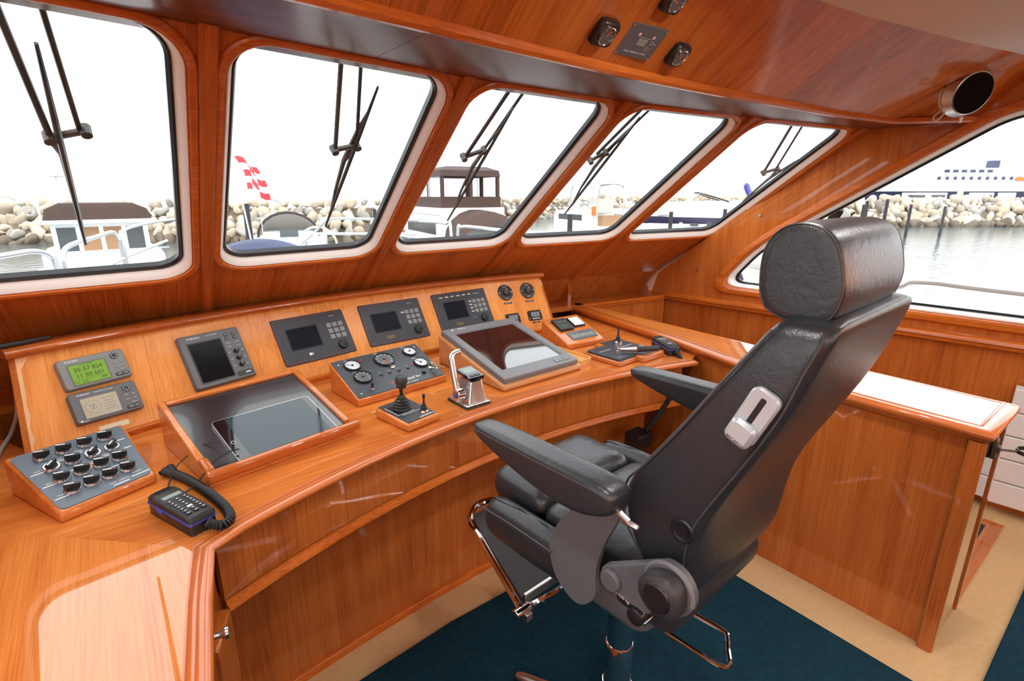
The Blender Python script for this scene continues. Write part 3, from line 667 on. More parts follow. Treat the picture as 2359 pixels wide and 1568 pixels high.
# --- round wiper switches and rocker modules at the starboard end
for k, (x, v) in enumerate(((1.728, .775), (1.868, .772))):
    t = thing('rotary_switch', ['round black switch with chrome lever, left of the pair', 'round black switch with chrome lever, at the board end'][k], 'switch', mx=pframe(x, v), group='round switches on the board')
    MB().lathe([(.046, 0), (.046, .004), (.043, .006), (.001, .006)], 28).build('plate', 'black', t)
    MB().lathe([(.018, .006), (.016, .016), (.004, .018)], 18).build('hub', 'shell_d', t)
    MB().box(-.030, -.020, -.012, .012, .006, .012).build('side_grip', 'display', t, bevel=.003); MB().box(.020, .030, -.012, .012, .006, .012).build('side_grip', 'display', t, bevel=.003)
    MB().cyl((0, .004, .014), (.002, .020, .024), .0035, .005, 12).build('lever', 'chrome', t)
    for a in (0, 180): disc(t, 'screw', 'steel', .038 * math.cos(R_(a)), .038 * math.sin(R_(a)), .0035, .005, .0075, None, 10)
    text('WIPERS', .009, 'btnw', t, (0, .033, .0063)); text('SPEED', .007, 'btnw', t, (0, -.034, .0063))
    lb = slab(t, 'name_strip', 'black', -.026, .026, -.066, -.056, .001, .0, .002, .0005); text('WINDOW ' + 'ABC'[k], .007, 'white', lb, (0, -.061, .0021))
for k, (x, v) in enumerate(((1.724, .312), (1.866, .318))):
    t = thing('rocker_switch', ['grey rocker switch module, left of the pair beside the monitor', 'grey rocker switch module, right of the pair beside the small box'][k], 'switch', mx=pframe(x, v), group='rocker switches on the board')
    slab(t, 'plate', 'black', -.045, .045, -.029, .029, .010, -.001, .004)
    for c in range(3): slab(t, 'rocker', 'btn', -.026 + .018 * c, -.010 + .018 * c, -.012, .018, .002, .003, .012, .003)
    for sx in (-1, 1): disc(t, 'screw', 'steel', .038 * sx, .016 * sx, .004, .003, .006, None, 10)
    slab(t, 'legend', 'white', -.022, .030, -.022, -.016, .001, .003, .0045); lb = slab(t, 'name_strip', 'black', -.024, .024, -.044, -.036, .001, 0, .002, .0005); text('WIPER', .006, 'white', lb, (0, -.040, .0021))

# black pencil-like stick and cable at the port end
t = thing('light_stick', 'slim black stick lying on the port end of the top rail', 'stick', (-.235, 2.085, ZT + .030), R_(24)); MB().tube([(-.10, 0, .006), (-.02, 0, .006), (.06, 0, .006), (.075, 0, .006)], [.008, .007, .006, .004], 10).build('barrel', 'cable', t)
m = MB(); m.tube(smoothpath([(-.30, 2.36, .98), (-.305, 2.30, .86), (-.32, 2.20, .812), (-.335, 2.05, .808), (-.335, 1.90, .806), (-.32, 1.78, .806)]), .006, 8)
tag(m.build('white_cable', 'cablew'), 'pale cable drooping behind the rotary switch box', 'cable')

# ---------------------------------------------------------------- boxes on the desk
def wedge_frame(fl, yaw, w, d, hf, hb):
    """frame of the sloping top: origin at its front left corner, x along the front, y up the slope"""
    a = R_(yaw); ex = V((math.cos(a), math.sin(a), 0)); up = V((-math.sin(a), math.cos(a), 0)) * d + V((0, 0, hb - hf))
    return frame((fl[0], fl[1], DZ + hf), ex, up), up.length
def wedge_box(t, fl, yaw, w, d, hf, hb, mat, name='wooden_box', bevel=.006):
    m = MB(); a = R_(yaw); c, s_ = math.cos(a), math.sin(a); T = lambda u, v, z: (fl[0] + u * c - v * s_, fl[1] + u * s_ + v * c, DZ + z)
    m.add([T(0, 0, 0), T(w, 0, 0), T(w, d, 0), T(0, d, 0), T(0, 0, hf), T(w, 0, hf), T(w, d, hb), T(0, d, hb)], [(0, 3, 2, 1), (4, 5, 6, 7), (0, 1, 5, 4), (1, 2, 6, 5), (2, 3, 7, 6), (3, 0, 4, 7)])
    o = m.build(name, mat, None, bevel=bevel, seg=3); o.parent = t; o.matrix_parent_inverse = t.matrix_world.inverted(); return o
def placed(name, label, cat, fl, yaw, w, d, hf, hb, mat, bevel=.006):
    t = thing(name, label, cat); mx, L = wedge_frame(fl, yaw, w, d, hf, hb); t.matrix_world = mx; bpy.context.view_layer.update()
    wedge_box(t, fl, yaw, w, d, hf, hb, mat, bevel=bevel); return t, L

# rotary switch box (tapered in plan)
q = [V((-.177, 1.495, DZ)), V((.021, 1.578, DZ)), V((-.032, 1.821, DZ)), V((-.285, 1.741, DZ))]; hf, hb = .026, .10
t = thing('switch_box', 'wooden box with slate plate and sixteen rotary switches', 'switch box', tuple(q[0]))
m = MB(); lo = [tuple(p - q[0]) for p in q]; hi = [(p[0], p[1], hf if k < 2 else hb) for k, p in enumerate(lo)]
m.loft([lo, hi], True, True, True); m.build('wooden_box', 'box', t, bevel=.008, seg=3)
BL = lambda u, v, z=0.: (V(hi[3]) * (1 - u) + V(hi[2]) * u) * (1 - v) + (V(hi[0]) * (1 - u) + V(hi[1]) * u) * v + tn * z
tn = (V(hi[1]) - V(hi[0])).cross(V(hi[3]) - V(hi[0])).normalized()
m = MB(); rr = rrect(.035, .965, .035, .965, .06, 5); m.loft([[tuple(BL(a, b, .0)) for a, b in rr], [tuple(BL(a, b, .0022)) for a, b in rr]], True, True, True); pl = m.build('slate_plate', 'plate2', t)
ex0 = (V(hi[1]) - V(hi[0])).normalized()
turned = {(0, 1), (2, 1), (3, 1)}
for c in range(4):
    for r in range(4):
        u, v = .24 + .18 * c, .17 + .20 * r; o = BL(u, v, .0022)
        kf = frame(o, ex0, tn.cross(ex0)); ang = 40 if (c, r) in turned else -22
        kf = kf @ Matrix.Rotation(R_(ang), 4, 'Z')
        m = MB(); m.lathe([(.0185, 0), (.0185, .004), (.0168, .0072), (.013, .0072)], 20, kf, cap=False); kb = m.build('knob_skirt', 'chrome', t)
        m = MB(); m.lathe([(.0142, .0), (.0138, .008), (.001, .008)], 20, kf); m.build('knob_base', 'black', kb)
        m = MB(); m.loft([[tuple(kf @ V((a, b, z))) for a, b in rrect(-.0165 + k2, .0165 - k2, -.0045 + k2 * .3, .0045 - k2 * .3, .003, 3)] for z, k2 in ((.006, 0.), (.019, .0), (.021, .001))], True, True, True); m.build('knob_handle', 'black', kb)
        m = MB(); m.loft([[tuple(kf @ V((a, b, z))) for a, b in rrect(-.0155, .004, -.0016, .0016, .0012, 2)] for z in (.0208, .0216)], True, True, True); m.build('pointer', 'white', kb)
for u0, u1, v in ((.06, .20, .385), (.06, .19, .60), (.06, .19, .81), (.30, .37, .30), (.30, .38, .95 if False else .50), (.48, .54, .27), (.50, .55, .50), (.66, .72, .46), (.66, .73, .66), (.56, .73, .925), (.76, .96, .90), (.86, .93, .28), (.87, .94, .44)):
    a0 = BL(u0, v, .0023); a1 = BL(u1, v, .0023); m = MB(); wv = (BL(u0, v + .012, .0023) - a0); m.add([tuple(a0), tuple(a1), tuple(a1 + wv), tuple(a0 + wv)], [(0, 1, 2, 3)]); m.build('engraved_line', 'white', pl, smooth=False)
fr_t = frame(BL(.5, .5, .0026), (BL(1, .5) - BL(0, .5)), tn.cross(BL(1, .5) - BL(0, .5)))
for s_, u, v in (('LIGHTS', .15, .36), ('BILGE', .14, .575), ('PUMP', .14, .785), ('NAV. LIGHTS', .64, .895), ('HORN', .84, .865), ('AFT', .335, .285), ('FWD', .51, .25), ('DECK', .52, .485), ('MAST', .69, .445)):
    o = text(s_, .0075, 'white', pl); p = BL(u, v, .0026); fm = frame(p, BL(u + .1, v) - BL(u - .1, v), tn.cross(BL(u + .1, v) - BL(u - .1, v))); o.matrix_local = fm

# chart tray holding the tablet
FL, YAW, Wd, Dp, HF, HB = (.124, 1.455), 10.2, .437, .373, .026, .131
t, L = placed('chart_tray', 'sloping wooden tray with dark glass inlay behind the left handset', 'tray', FL, YAW, Wd, Dp, HF, HB, 'box', .004)
b = .020
MB().box(-.004, Wd + .018, -.012, .012, -.012, .022).build('front_bar', 'rail', t, bevel=.009, seg=4)
MB().box(0, b + .004, .012, .07, -.004, .0215).build('corner_block', 'rail', t, bevel=.008, seg=3)
MB().box(0, b, .07, L, -.002, .012).build('side_bar', 'box', t, bevel=.004); MB().box(Wd - b, Wd, .03, L, -.002, .012).build('side_bar', 'box', t, bevel=.004)
MB().box(b, Wd - b, L - b, L, -.002, .012).build('back_bar', 'box', t, bevel=.004)
MB().box(b, Wd - b, .012, L - b, -.001, .002).build('glass_inlay', 'inlay', t)
tb = thing('tablet', 'black tablet computer lying on the dark inlay of the tray', 'tablet', mx=t.matrix_world @ Matrix.Translation((.085, .016, .0035)) @ Matrix.Rotation(R_(-1), 4, 'Z'))
TW, TH = .300, .205
rplate(0, TW, 0, TH, .012, 0, .0068, .0006).build('back_shell', 'tabframe', tb); rplate(.0022, TW - .0022, .0022, TH - .0022, .010, .005, .0072, .0003).build('bezel', 'gloss', tb)
rplate(.036, TW - .022, .006, TH - .006, .002, .006, .0075, .0002).build('screen', 'tablet', tb)
m = MB(); m.tube([(.018 + .006 * math.cos(a), .085 + .006 * math.sin(a), .0074) for a in [2 * math.pi * i / 20 for i in range(20)]], .0007, 5, True); m.build('home_button', 'btnw', tb)

# engine gauge panel
t, L = placed('gauge_panel', 'sloping wooden box with black engine panel of five round gauges', 'gauge panel', (.648, 1.734), 5.9, .398, .222, .028, .118, 'box', .005)
Wd = .398
pl = rplate(.006, Wd - .004, .006, L - .004, .004, 0, .003, .0008).build('engine_plate', 'plate', t)
G = lambda u, v: (.006 + u * (Wd - .010), L - .004 - v * (L - .010))
def gauge(parent, x, y, r, z, face, needle='orange', ticks=True, ang=200, rim='black'):
    g = MB().lathe([(r, 0), (r, .006), (r * .97, .009), (r * .88, .009), (r * .86, .005)], 28, Matrix.Translation((x, y, z)), cap=False).build('gauge_rim', rim, parent)
    disc(g, 'dial', face, x, y, r * .88, z + .001, z + .005, None, 28)
    if ticks:
        for k in range(9):
            a = R_(225 - 270 * k / 8); ca, sa = math.cos(a), math.sin(a); mx = Matrix.Translation((x + ca * r * .72, y + sa * r * .72, z + .0052)) @ Matrix.Rotation(a, 4, 'Z')
            MB().box(-r * .10, r * .10, -r * .03, r * .03, 0, .0003, mx).build('tick', 'ink' if face == 'dial' else 'white', g)
    a = R_(ang); mx = Matrix.Translation((x, y, z + .0056)) @ Matrix.Rotation(a, 4, 'Z'); MB().box(-r * .12, r * .62, -r * .045, r * .045, 0, .0006, mx).build('needle', needle, g)
    disc(g, 'needle_cap', 'black', x, y, r * .14, z + .005, z + .0075, None, 12); return g
for u, v, r, fc, an, s_ in ((.17, .22, .0335, 'dial', 150, 'OIL'), (.52, .255, .043, 'diald', 235, 'RPM'), (.85, .20, .030, 'dial', 60, 'VOLT'), (.86, .56, .031, 'dial', 120, 'TEMP'), (.18, .56, .036, 'diald', 250, 'FUEL')):
    x, y = G(u, v); gauge(t, x, y, r, .003, fc, 'orange' if r > .04 else 'grey', True, an); text(s_, .009, 'white', pl, (x - r * .3, y + r + .006, .0032))
for u, v, c in ((.29, .14, 'redlens'), (.72, .20, 'redlens'), (.755, .55, 'redlens'), (.295, .46, 'green')): disc(t, 'lens', c, *G(u, v), .005, .002, .006, .004, 12)
for u in (.37, .47, .575, .685):
    x, y = G(u, .60); disc(t, 'round_switch', 'display', x, y, .008, .003, .007, .0075, 14); text('ON', .005, 'white', pl, (x, y + .013, .0032))
x, y = G(.535, .47); m = MB(); m.lathe([(.012, 0), (.012, .004), (.007, .005), (.006, .001)], 18, Matrix.Translation((x, y, .003)), cap=False); m.build('key_lock', 'chrome', t); disc(t, 'key_slot', 'black', x, y, .006, .003, .004, None, 12)
x, y = G(.18, .86); MB().lathe([(.012, 0), (.012, .003), (.009, .005)], 6, Matrix.Translation((x, y, .003))).build('switch_nut', 'chrome', t); MB().cyl((x, y, .006), (x + .001, y + .004, .024), .004, .0055, 12).build('toggle', 'black', t)
x, y = G(.80, .82); disc(t, 'push_button', 'black', x, y, .009, .003, .012, .008, 16, .001)
for u, v in ((.05, .12), (.95, .10), (.97, .80), (.05, .92)): disc(t, 'screw', 'steel', *G(u, v), .004, .002, .0046, None, 10)
x, y = G(.44, .86); text('Vink', .022, 'redlens', pl, (x, y, .0032)); x, y = G(.64, .86); text('diesel bv', .022, 'white', pl, (x, y, .0032)); x, y = G(.58, .955); text('sliedrecht - holland', .010, 'white', pl, (x, y, .0032))
x, y = G(.915, .75); kt = thing('ignition_keys', 'bunch of two brass keys hanging from the engine panel lock', 'keys', mx=t.matrix_world @ Matrix.Translation((x, y, .003)))
MB().lathe([(.011, 0), (.011, .004), (.008, .006), (.001, .006)], 16).build('lock_ring', 'chrome', kt)
MB().box(-.002, .002, -.009, .009, .005, .026).build('key', 'brass', kt, bevel=.001)
m = MB(); m.tube([(.010 * math.cos(a) * .6, .010 * math.sin(a) - .008, .026 + .004 * math.cos(a)) for a in [2 * math.pi * i / 16 for i in range(16)]], .0008, 5, True); m.build('key_ring', 'steel', kt)
mx2 = Matrix.Translation((.004, -.012, .020)) @ Matrix.Rotation(R_(25), 4, 'Z') @ Matrix.Rotation(R_(-18), 4, 'X')
m = MB(); m.add([], []); m.prism([(-.009, .002), (.009, .002), (.010, -.014), (.005, -.020), (.004, -.048), (.0, -.052), (-.004, -.048), (-.004, -.020), (-.010, -.014)], 0, .002, mx2); m.build('key', 'brass', kt)

# rudder joystick
t, L = placed('joystick_unit', 'low wooden block with black plate, rubber joystick and small toggle', 'joystick', (.694, 1.433), 11.3, .137, .183, .026, .036, 'box', .008)
Wd = .137
pl = rplate(.010, Wd - .010, .012, L - .006, .002, 0, .003, .0006).build('plate', 'plate', t)
rplate(.018, .085, .075, .150, .001, .0025, .0036, .0003).build('joystick_well', 'black', t)
m = MB()
for a, b_ in (((.018, .075), (.085, .075)), ((.018, .075), (.018, .150)), ((.03, .066), (.10, .066))): m.box(min(a[0], b_[0]) - .001, max(a[0], b_[0]) + .001, min(a[1], b_[1]) - .001, max(a[1], b_[1]) + .001, .0034, .004)
m.build('white_outline', 'white', pl)
J = Matrix.Translation((.058, .108, .0036))
MB().lathe([(.030, 0), (.031, .006), (.027, .010), (.029, .016), (.024, .020), (.026, .026), (.020, .030), (.022, .035), (.015, .039), (.014, .045), (.009, .050), (.008, .054)], 24, J).build('bellows', 'cable', t)
MB().cyl((.058, .108, .050), (.056, .110, .085), .006, .006, 12).build('shaft', 'black', t)
MB().lathe([(.012, .078), (.017, .082), (.018, .094), (.021, .100), (.021, .112), (.016, .121), (.006, .124)], 24, J).build('grip', 'shell_d', t)
J = Matrix.Translation((.098, .040, .003))
MB().lathe([(.017, 0), (.017, .005), (.014, .010), (.012, .010)], 20, J).build('chrome_collar', 'chrome', t)
MB().lathe([(.0125, .009), (.013, .013), (.009, .016), (.0105, .020), (.007, .024), (.0075, .029), (.004, .034)], 18, J).build('small_boot', 'cable', t)
MB().lathe([(.003, .032), (.003, .050), (.005, .054), (.005, .064), (.003, .067)], 12, J).build('toggle', 'cable', t)
MB().box(.060, .125, .0145, .0170, .003, .0036).build('engraved_line', 'white', pl); text('BOWTHRUSTER', .006, 'white', pl, (.092, .0205, .0032))

# throttle
t = thing('throttle', 'chrome single-lever engine throttle with a small black readout', 'throttle', (.945, 1.47, DZ), R_(2))
MB().box(-.002, .107, -.002, .130, 0, .006).build('foot_gasket', 'black', t, bevel=.003)
MB().box(0, .105, 0, .128, .006, .014).build('base', 'steel', t, bevel=.004)
m = MB(); P4 = lambda z, x0, x1, y0, y1: [(a, b_, z) for a, b_ in rrect(x0, x1, y0, y1, .008, 3)]
m.loft([P4(.014, .018, .100, .012, .118), P4(.05, .028, .094, .020, .112), P4(.088, .036, .090, .026, .106), P4(.094, .036, .090, .034, .106)], True, True, True); m.build('housing', 'steel', t)
hd = rplate(.030, .096, .022, .112, .006, 0, .012, .003); o = hd.build('readout', 'gloss', t); o.location = (0, 0, .092); o.rotation_euler = (R_(10), 0, 0)
sc_ = rplate(.038, .088, .062, .100, .002, .0118, .0126, .0002).build('readout_screen', 'lcds', t); sc_.location = (0, 0, .092); sc_.rotation_euler = (R_(10), 0, 0)
for k in range(2): b2 = rplate(.040 + .024 * k, .060 + .024 * k, .032, .046, .002, .0118, .014, .0005).build('readout_key', 'display', t); b2.location = (0, 0, .092); b2.rotation_euler = (R_(10), 0, 0)
MB().cyl((.018, .055, .045), (-.012, .055, .045), .026, .024, 24).build('pivot', 'chrome', t, bevel=.003); MB().cyl((-.012, .055, .045), (-.0145, .055, .045), .014, .013, 18).build('pivot_badge', 'blue', t)
m = MB(); pth = smoothpath([(-.002, .055, .045), (-.002, .072, .10), (-.001, .088, .155), (.004, .098, .178), (.020, .104, .186), (.045, .108, .187)], 5)
m.tube(pth, [.013 - .002 * min(1, i / 14) for i in range(len(pth))], 18); m.build('lever', 'steel', t, angle=80)

# large monitor on a wooden wedge
t, L = placed('chart_monitor', 'grey framed chart monitor on a sloping wooden wedge box', 'monitor', (1.152, 1.530), 1.2, .445, .478, .024, .132, 'boxpale', .010)
mx, L2 = t.matrix_world, L
MW = .412; mo = .014; x0, x1, y0, y1 = mo, mo + MW, .012, L2 - .004
m = MB(); P = lambda d, z: [(a, b_, z) for a, b_ in rrect(x0 + d, x1 - d, y0 + d, y1 - d, .004, 3)]
inn = lambda d, z: [(a, b_, z) for a, b_ in rrect(x0 + .034 + d, x1 - .034 - d, y0 + .062 + d, y1 - .046 - d, .003, 3)]
m.loft([P(0, 0), P(0, .020), P(.003, .024), inn(0, .026), inn(.006, .018)], True, True, False); m.build('housing', 'grey', t, angle=25)
m = MB(); pts = inn(.004, .0185); m.add(pts, [tuple(range(len(pts)))]); m.build('screen', 'screen_l', t, smooth=False)
rplate(x1 - .120, x1 - .030, y0 + .018, y0 + .044, .003, .023, .0262, .0005).build('key_strip', 'gunit', t)
for c in range(2):
    for r in range(2): disc(t, 'key', 'btnw', x1 - .105 + .018 * c, y0 + .026 + .011 * r, .003, .025, .0272, None, 10)
rplate(x1 - .058, x1 - .038, y0 + .022, y0 + .040, .004, .0255, .0275, .0008).build('power_key', 'btn', t)
disc(t, 'badge', 'white', x0 + .045, y1 - .022, .005, .0245, .0262, None, 14); text('SIMRAD', .012, 'white', t, (x0 + .095, y1 - .022, .0264))

# pencil tray
t = thing('pencil_tray', 'shallow pale wooden tray tucked beside the chart monitor', 'tray', (1.60, 1.57, DZ), R_(1))
ro = rrect(0, .105, 0, .33, .03, 5); ri = rrect(.008, .097, .008, .322, .024, 5)
m = MB(); m.loft([[(a, b_, 0) for a, b_ in ro], [(a, b_, .026) for a, b_ in ro], [(a, b_, .026) for a, b_ in ri], [(a, b_, .016) for a, b_ in ri]], True, True, True); m.build('tray_body', 'tray', t, angle=40)

# small wedge with three modules
t, L = placed('alarm_box', 'small sloping wooden box with three instrument modules', 'instrument box', (1.752, 1.789), -3.7, .246, .223, .026, .112, 'box', .007)
Wd = .246
a_ = rplate(.035, .125, .110, .205, .004, 0, .016, .002).build('black_module', 'black', t); text('SleipNer', .012, 'green', a_, (.080, .140, .0162)); 
for k in range(5): disc(a_, 'lamp', 'btnw', .052 + .014 * k, .178 - .004 * (k % 2), .0022, .0155, .0166, None, 8)
b_m = rplate(.140, .215, .125, .205, .004, 0, .012, .002).build('white_module', 'black', t); rplate(.145, .210, .130, .200, .002, .0115, .0126, .0003).build('paper_face', 'white', b_m); disc(b_m, 'blue_dot', 'blue', .19, .145, .003, .0125, .013, None, 8)
c_m = rplate(.055, .225, .028, .092, .003, 0, .004, .001).build('key_module', 'plate2', t)
for k in range(5):
    m = MB(); cx_ = .082 + .029 * k; m.loft([[(p, q_, .0042) for p, q_ in rrect(cx_ - .010, cx_ + .010, .046, .066, .002, 2)], [(p, q_, .0046) for p, q_ in rrect(cx_ - .008, cx_ + .008, .048, .064, .0015, 2)]]); m.build('key_outline', 'paper', c_m); text('01234'[k], .010, 'paper', c_m, (cx_, .056, .0043))
text('ALARM', .007, 'redlens', c_m, (.14, .080, .0042))
for x, y in ((.060, .033), (.220, .033), (.060, .087), (.220, .087)): disc(c_m, 'screw', 'steel', x, y, .0025, .003, .0052, None, 8)

# bow thruster lever and side joystick on a stepped block
t = thing('thruster_control', 'stepped wooden block with black thruster lever at the starboard desk end', 'control lever', (1.745, 1.455, DZ), R_(3))
MB().box(0, .150, 0, .215, 0, .022).build('low_block', 'box', t, bevel=.006, seg=3)
MB().box(.135, .300, -.035, .26, 0, .028).build('high_block', 'box', t, bevel=.006, seg=3)
rplate(.012, .152, .010, .200, .004, .022, .034, .003).build('lever_plate', 'plate', t); text('SIDE-POWER', .014, 'btnw', t, (.065, .135, .0345))
rplate(.158, .290, -.010, .245, .003, .028, .031, .001).build('joystick_plate', 'plate', t)
for x, y, r, h_ in ((.060, .060, .006, .055), (.085, .070, .010, .060), (.115, .085, .006, .075)): MB().cyl((x, y, .034), (x, y, h_), r, r, 14).build('steel_pin', 'steel', t, bevel=.0015)
MB().cyl((.085, .070, .052), (.150, .020, .052), .006, .012, 14).build('lever_arm', 'steel', t); MB().cyl((.150, .020, .052), (.235, -.045, .054), .014, .013, 18).build('lever_grip', 'shell_d', t, bevel=.004)
J = Matrix.Translation((.225, .185, .031)); MB().lathe([(.020, 0), (.020, .008), (.016, .013), (.013, .013)], 20, J).build('chrome_collar', 'chrome', t)
MB().lathe([(.015, .012), (.015, .018), (.010, .024), (.011, .030), (.006, .040), (.004, .052), (.004, .075), (.0015, .082)], 16, J).build('boot', 'cable', t)
J = Matrix.Translation((.245, .060, .031)); MB().lathe([(.022, 0), (.020, .008), (.012, .011), (.010, .006)], 20, J, cap=False).build('rotary_ring', 'chrome', t); MB().box(.243, .247, .045, .075, .037, .044).build('rotary_handle', 'steel', t)
for y in (.130, .015): MB().box(.190, .265, y - .0015, y + .0015, .031, .0318).build('engraved_line', 'white', t)

# handsets with coiled cords
def coil(path, r, pitch, wire):
    P = smoothpath(path, 8); P = [V(p) for p in P]; L = [0]
    for a, b_ in zip(P, P[1:]): L.append(L[-1] + (b_ - a).length)
    n = int(L[-1] / pitch * 10); out = []; u = None; j = 0
    for i in range(n + 1):
        s_ = L[-1] * i / n
        while j < len(P) - 2 and L[j + 1] < s_: j += 1
        f_ = (s_ - L[j]) / max(1e-6, L[j + 1] - L[j]); p = P[j].lerp(P[j + 1], f_); d = (P[j + 1] - P[j]).normalized()
        u = d.orthogonal().normalized() if u is None else (u - d * u.dot(d)).normalized(); w = d.cross(u); a = 2 * math.pi * i / 10
        out.append(tuple(p + (u * math.cos(a) + w * math.sin(a)) * r))
    return out
def handset(label, loc, yaw, cord):
    t = thing('radio_handset', label, 'handset', loc, yaw, group='radio telephone handsets on the desk')
    W, L_ = .060, .187
    cr_ = MB(); cr_.loft([[(a, b_, 0) for a, b_ in rrect(-W / 2, W / 2, 0, L_, .005, 3)], [(a, b_, .027) for a, b_ in rrect(-W / 2 + .001, W / 2 - .001, .001, L_ - .001, .005, 3)]], True, True, True); cr_.build('cradle', 'black', t)
    rplate(-W / 2 - .0006, -W / 2 + .004, .045, .145, .002, .005, .023).build('side_recess', 'gloss', t)
    rplate(-W / 2 - .002, W / 2 + .002, -.002, L_ + .002, .007, .027, .032, .001).build('blue_band', 'blue', t)
    rplate(-W / 2 - .006, -W / 2 + .006, .115, .138, .002, .023, .031).build('blue_clip', 'blue', t)
    hd = MB(); secs = []
    for y, zt, sh in ((-.002, .036, .004), (.004, .046, 0), (.05, .049, 0), (.14, .049, 0), (.155, .051, -.001), (.180, .049, 0), (L_, .040, .003)):
        secs.append([(-W / 2 + sh, y, .032), (-W / 2 + sh, y, zt - .005), (-W / 2 + sh + .009, y, zt), (W / 2 - sh - .009, y, zt), (W / 2 - sh, y, zt - .005), (W / 2 - sh, y, .032)])
    hd.loft(secs, True, True, True); body = hd.build('handset_body', 'cable', t, angle=50)
    rplate(-.021, .021, .122, .138, .002, .0480, .0504, .0004).build('lcd_window', 'lcds', body)
    for r in range(7):
        for c in range(3):
            x, y = -.017 + .017 * c, .024 + .0135 * r; rplate(x - .006, x + .006, y - .0045, y + .0045, .002, .0480, .0505, .0006).build('key', 'display' if (r, c) != (2, 1) else 'btnw', body)
            rplate(x - .0018, x + .0018, y - .0015, y + .0015, .0005, .0502, .0509, .0002).build('key_mark', 'white', body)
    for k in range(4): MB().box(-.018, .018, .157 + .006 * k, .159 + .006 * k, .0492, .0512).build('speaker_slot', 'black', body)
    m = MB(); m.tube(coil(cord, .0088, .0068, .003), .0034, 5); m.build('coiled_cord', 'cable', t)
    return t
handset('black radio handset with blue band beside the sixteen-switch box', (.085, 1.2594, DZ), R_(21),
    [(.006, -.004, .022), (.012, -.020, .016), (.026, -.034, .013), (.048, -.022, .013), (.064, .015, .013), (.076, .07, .013), (.084, .13, .013), (.090, .20, .013), (.091, .28, .013), (.080, .345, .013)])
handset('black radio handset at the starboard end of the desk', (2.086, 1.408, DZ), R_(-27),
    [(.004, -.004, .022), (.013, -.035, .0), (.010, -.052, -.06), (-.030, -.085, -.13), (-.089, -.118, -.20), (-.139, -.125, -.26), (-.187, -.140, -.31)])
# socket box under the desk where the second cord ends
t = thing('socket_box', 'small black socket box under the starboard end of the desk', 'socket', (1.86, 1.405, .40)); MB().box(-.05, .05, -.04, .05, 0, .07).build('housing', 'black', t, bevel=.006); MB().cyl((0, -.035, .05), (.005, -.055, .10), .022, .018, 14).build('plug', 'black', t)
m = MB(); m.tube(smoothpath([(1.82, 1.43, .44), (1.77, 1.45, .41), (1.72, 1.47, .46), (1.70, 1.48, .56)]), .004, 6); m.build('lead', 'cable', t); bpy.context.view_layer.update(); t.children[-1].matrix_parent_inverse = t.matrix_world.inverted()
# earphone lead draped over the tray edge
pts = [(.178, 1.545, .842), (.155, 1.56, .845), (.10, 1.55, .838), (.055, 1.50, .825), (.035, 1.46, .806), (.05, 1.42, .806), (.085, 1.43, .808), (.12, 1.46, .83), (.16, 1.49, .846), (.205, 1.503, .846)]
t = thing('microphone_lead', 'thin black lead with a small plug draped over the tray edge', 'cable', (.06, 1.57, DZ))
m = MB(); m.tube([tuple(V(p) - V((.06, 1.57, DZ))) for p in smoothpath([(.058, 1.60, .815), (.05, 1.555, .815), (.04, 1.52, .81), (.035, 1.48, .807), (.06, 1.455, .807), (.10, 1.47, .82), (.145, 1.50, .85), (.19, 1.515, .862), (.215, 1.515, .862)])], .0022, 6); m.build('wire', 'cable', t)
m = MB(); m.tube([tuple(V(p) - V((.06, 1.57, DZ))) for p in smoothpath([(.055, 1.585, .814), (.085, 1.60, .835), (.13, 1.60, .862), (.158, 1.585, .872), (.163, 1.572, .868)])], .0016, 6); m.build('wire', 'cable', t)
MB().cyl((-.002, .01, .014), (-.006, .045, .016), .012, .012, 14).build('plug', 'cable', t, bevel=.003)

# overhead instruments on the sloping panel
def oframe(x, y, z, yaw=-1.):
    a = R_(yaw); ex = V((math.cos(a), math.sin(a), 0)); up = V((0, yat(cedge, x) - yat(lip, x), ZC - ZS - .015)).normalized()
    yy = yat(lip, x) + (z - ZS - .015) / (ZC - ZS - .015) * (yat(cedge, x) - yat(lip, x))
    return frame((x, yy, z), ex, up)
for k, (x, z, s_) in enumerate(((1.098, 1.948, 1.0), (1.424, 1.946, .97), (1.255, 2.030, 1.0))):
    t = thing('overhead_gauge', ['square black overhead gauge, left of the slate tank panel', 'square black overhead gauge, right of the slate tank panel', 'square black overhead gauge at the top edge of the photograph'][k], 'gauge', mx=oframe(x, 0, z), group='square overhead gauges')
    h = .034 * s_; m = MB(); P = lambda d, zz: [(a, b_, zz) for a, b_ in rrect(-h + d, h - d, -h + d, h - d, .012, 3)]
    m.loft([P(0, 0), P(0, .014), P(.003, .020), P(.004, .021)], True, True, True); m.build('case', 'black', t)
    m = MB(); m.lathe([(.025, .020), (.025, .025), (.0235, .026), (.022, .021)], 24, cap=False); m.build('chrome_rim', 'chrome', t); disc(t, 'dial', 'diald', 0, 0, .0225, .020, .0222, None, 24)
    MB().box(-.002, .014, -.0012, .0012, .0222, .0230, Matrix.Rotation(R_(70 + 50 * k), 4, 'Z')).build('needle', 'orange', t)
    for a in range(7):
        mx = Matrix.Rotation(R_(-30 + 40 * a), 4, 'Z'); MB().box(.016, .020, -.0007, .0007, .0222, .0226, mx).build('tick', 'white', t)
t = thing('tank_monitor', 'square slate tank monitor plate screwed between two overhead gauges', 'tank monitor', mx=oframe(1.256, 0, 1.948))
slab(t, 'plate', 'plate2', -.072, .072, -.047, .047, .003, 0, .004)
slab(t, 'lcd', 'lcds', -.016, .020, -.010, .010, .001, .0038, .0048)
for x, y in ((-.066, .041), (.066, .041), (-.066, -.041), (.066, -.041)): disc(t, 'screw', 'steel', x, y, .003, .003, .0056, None, 10)
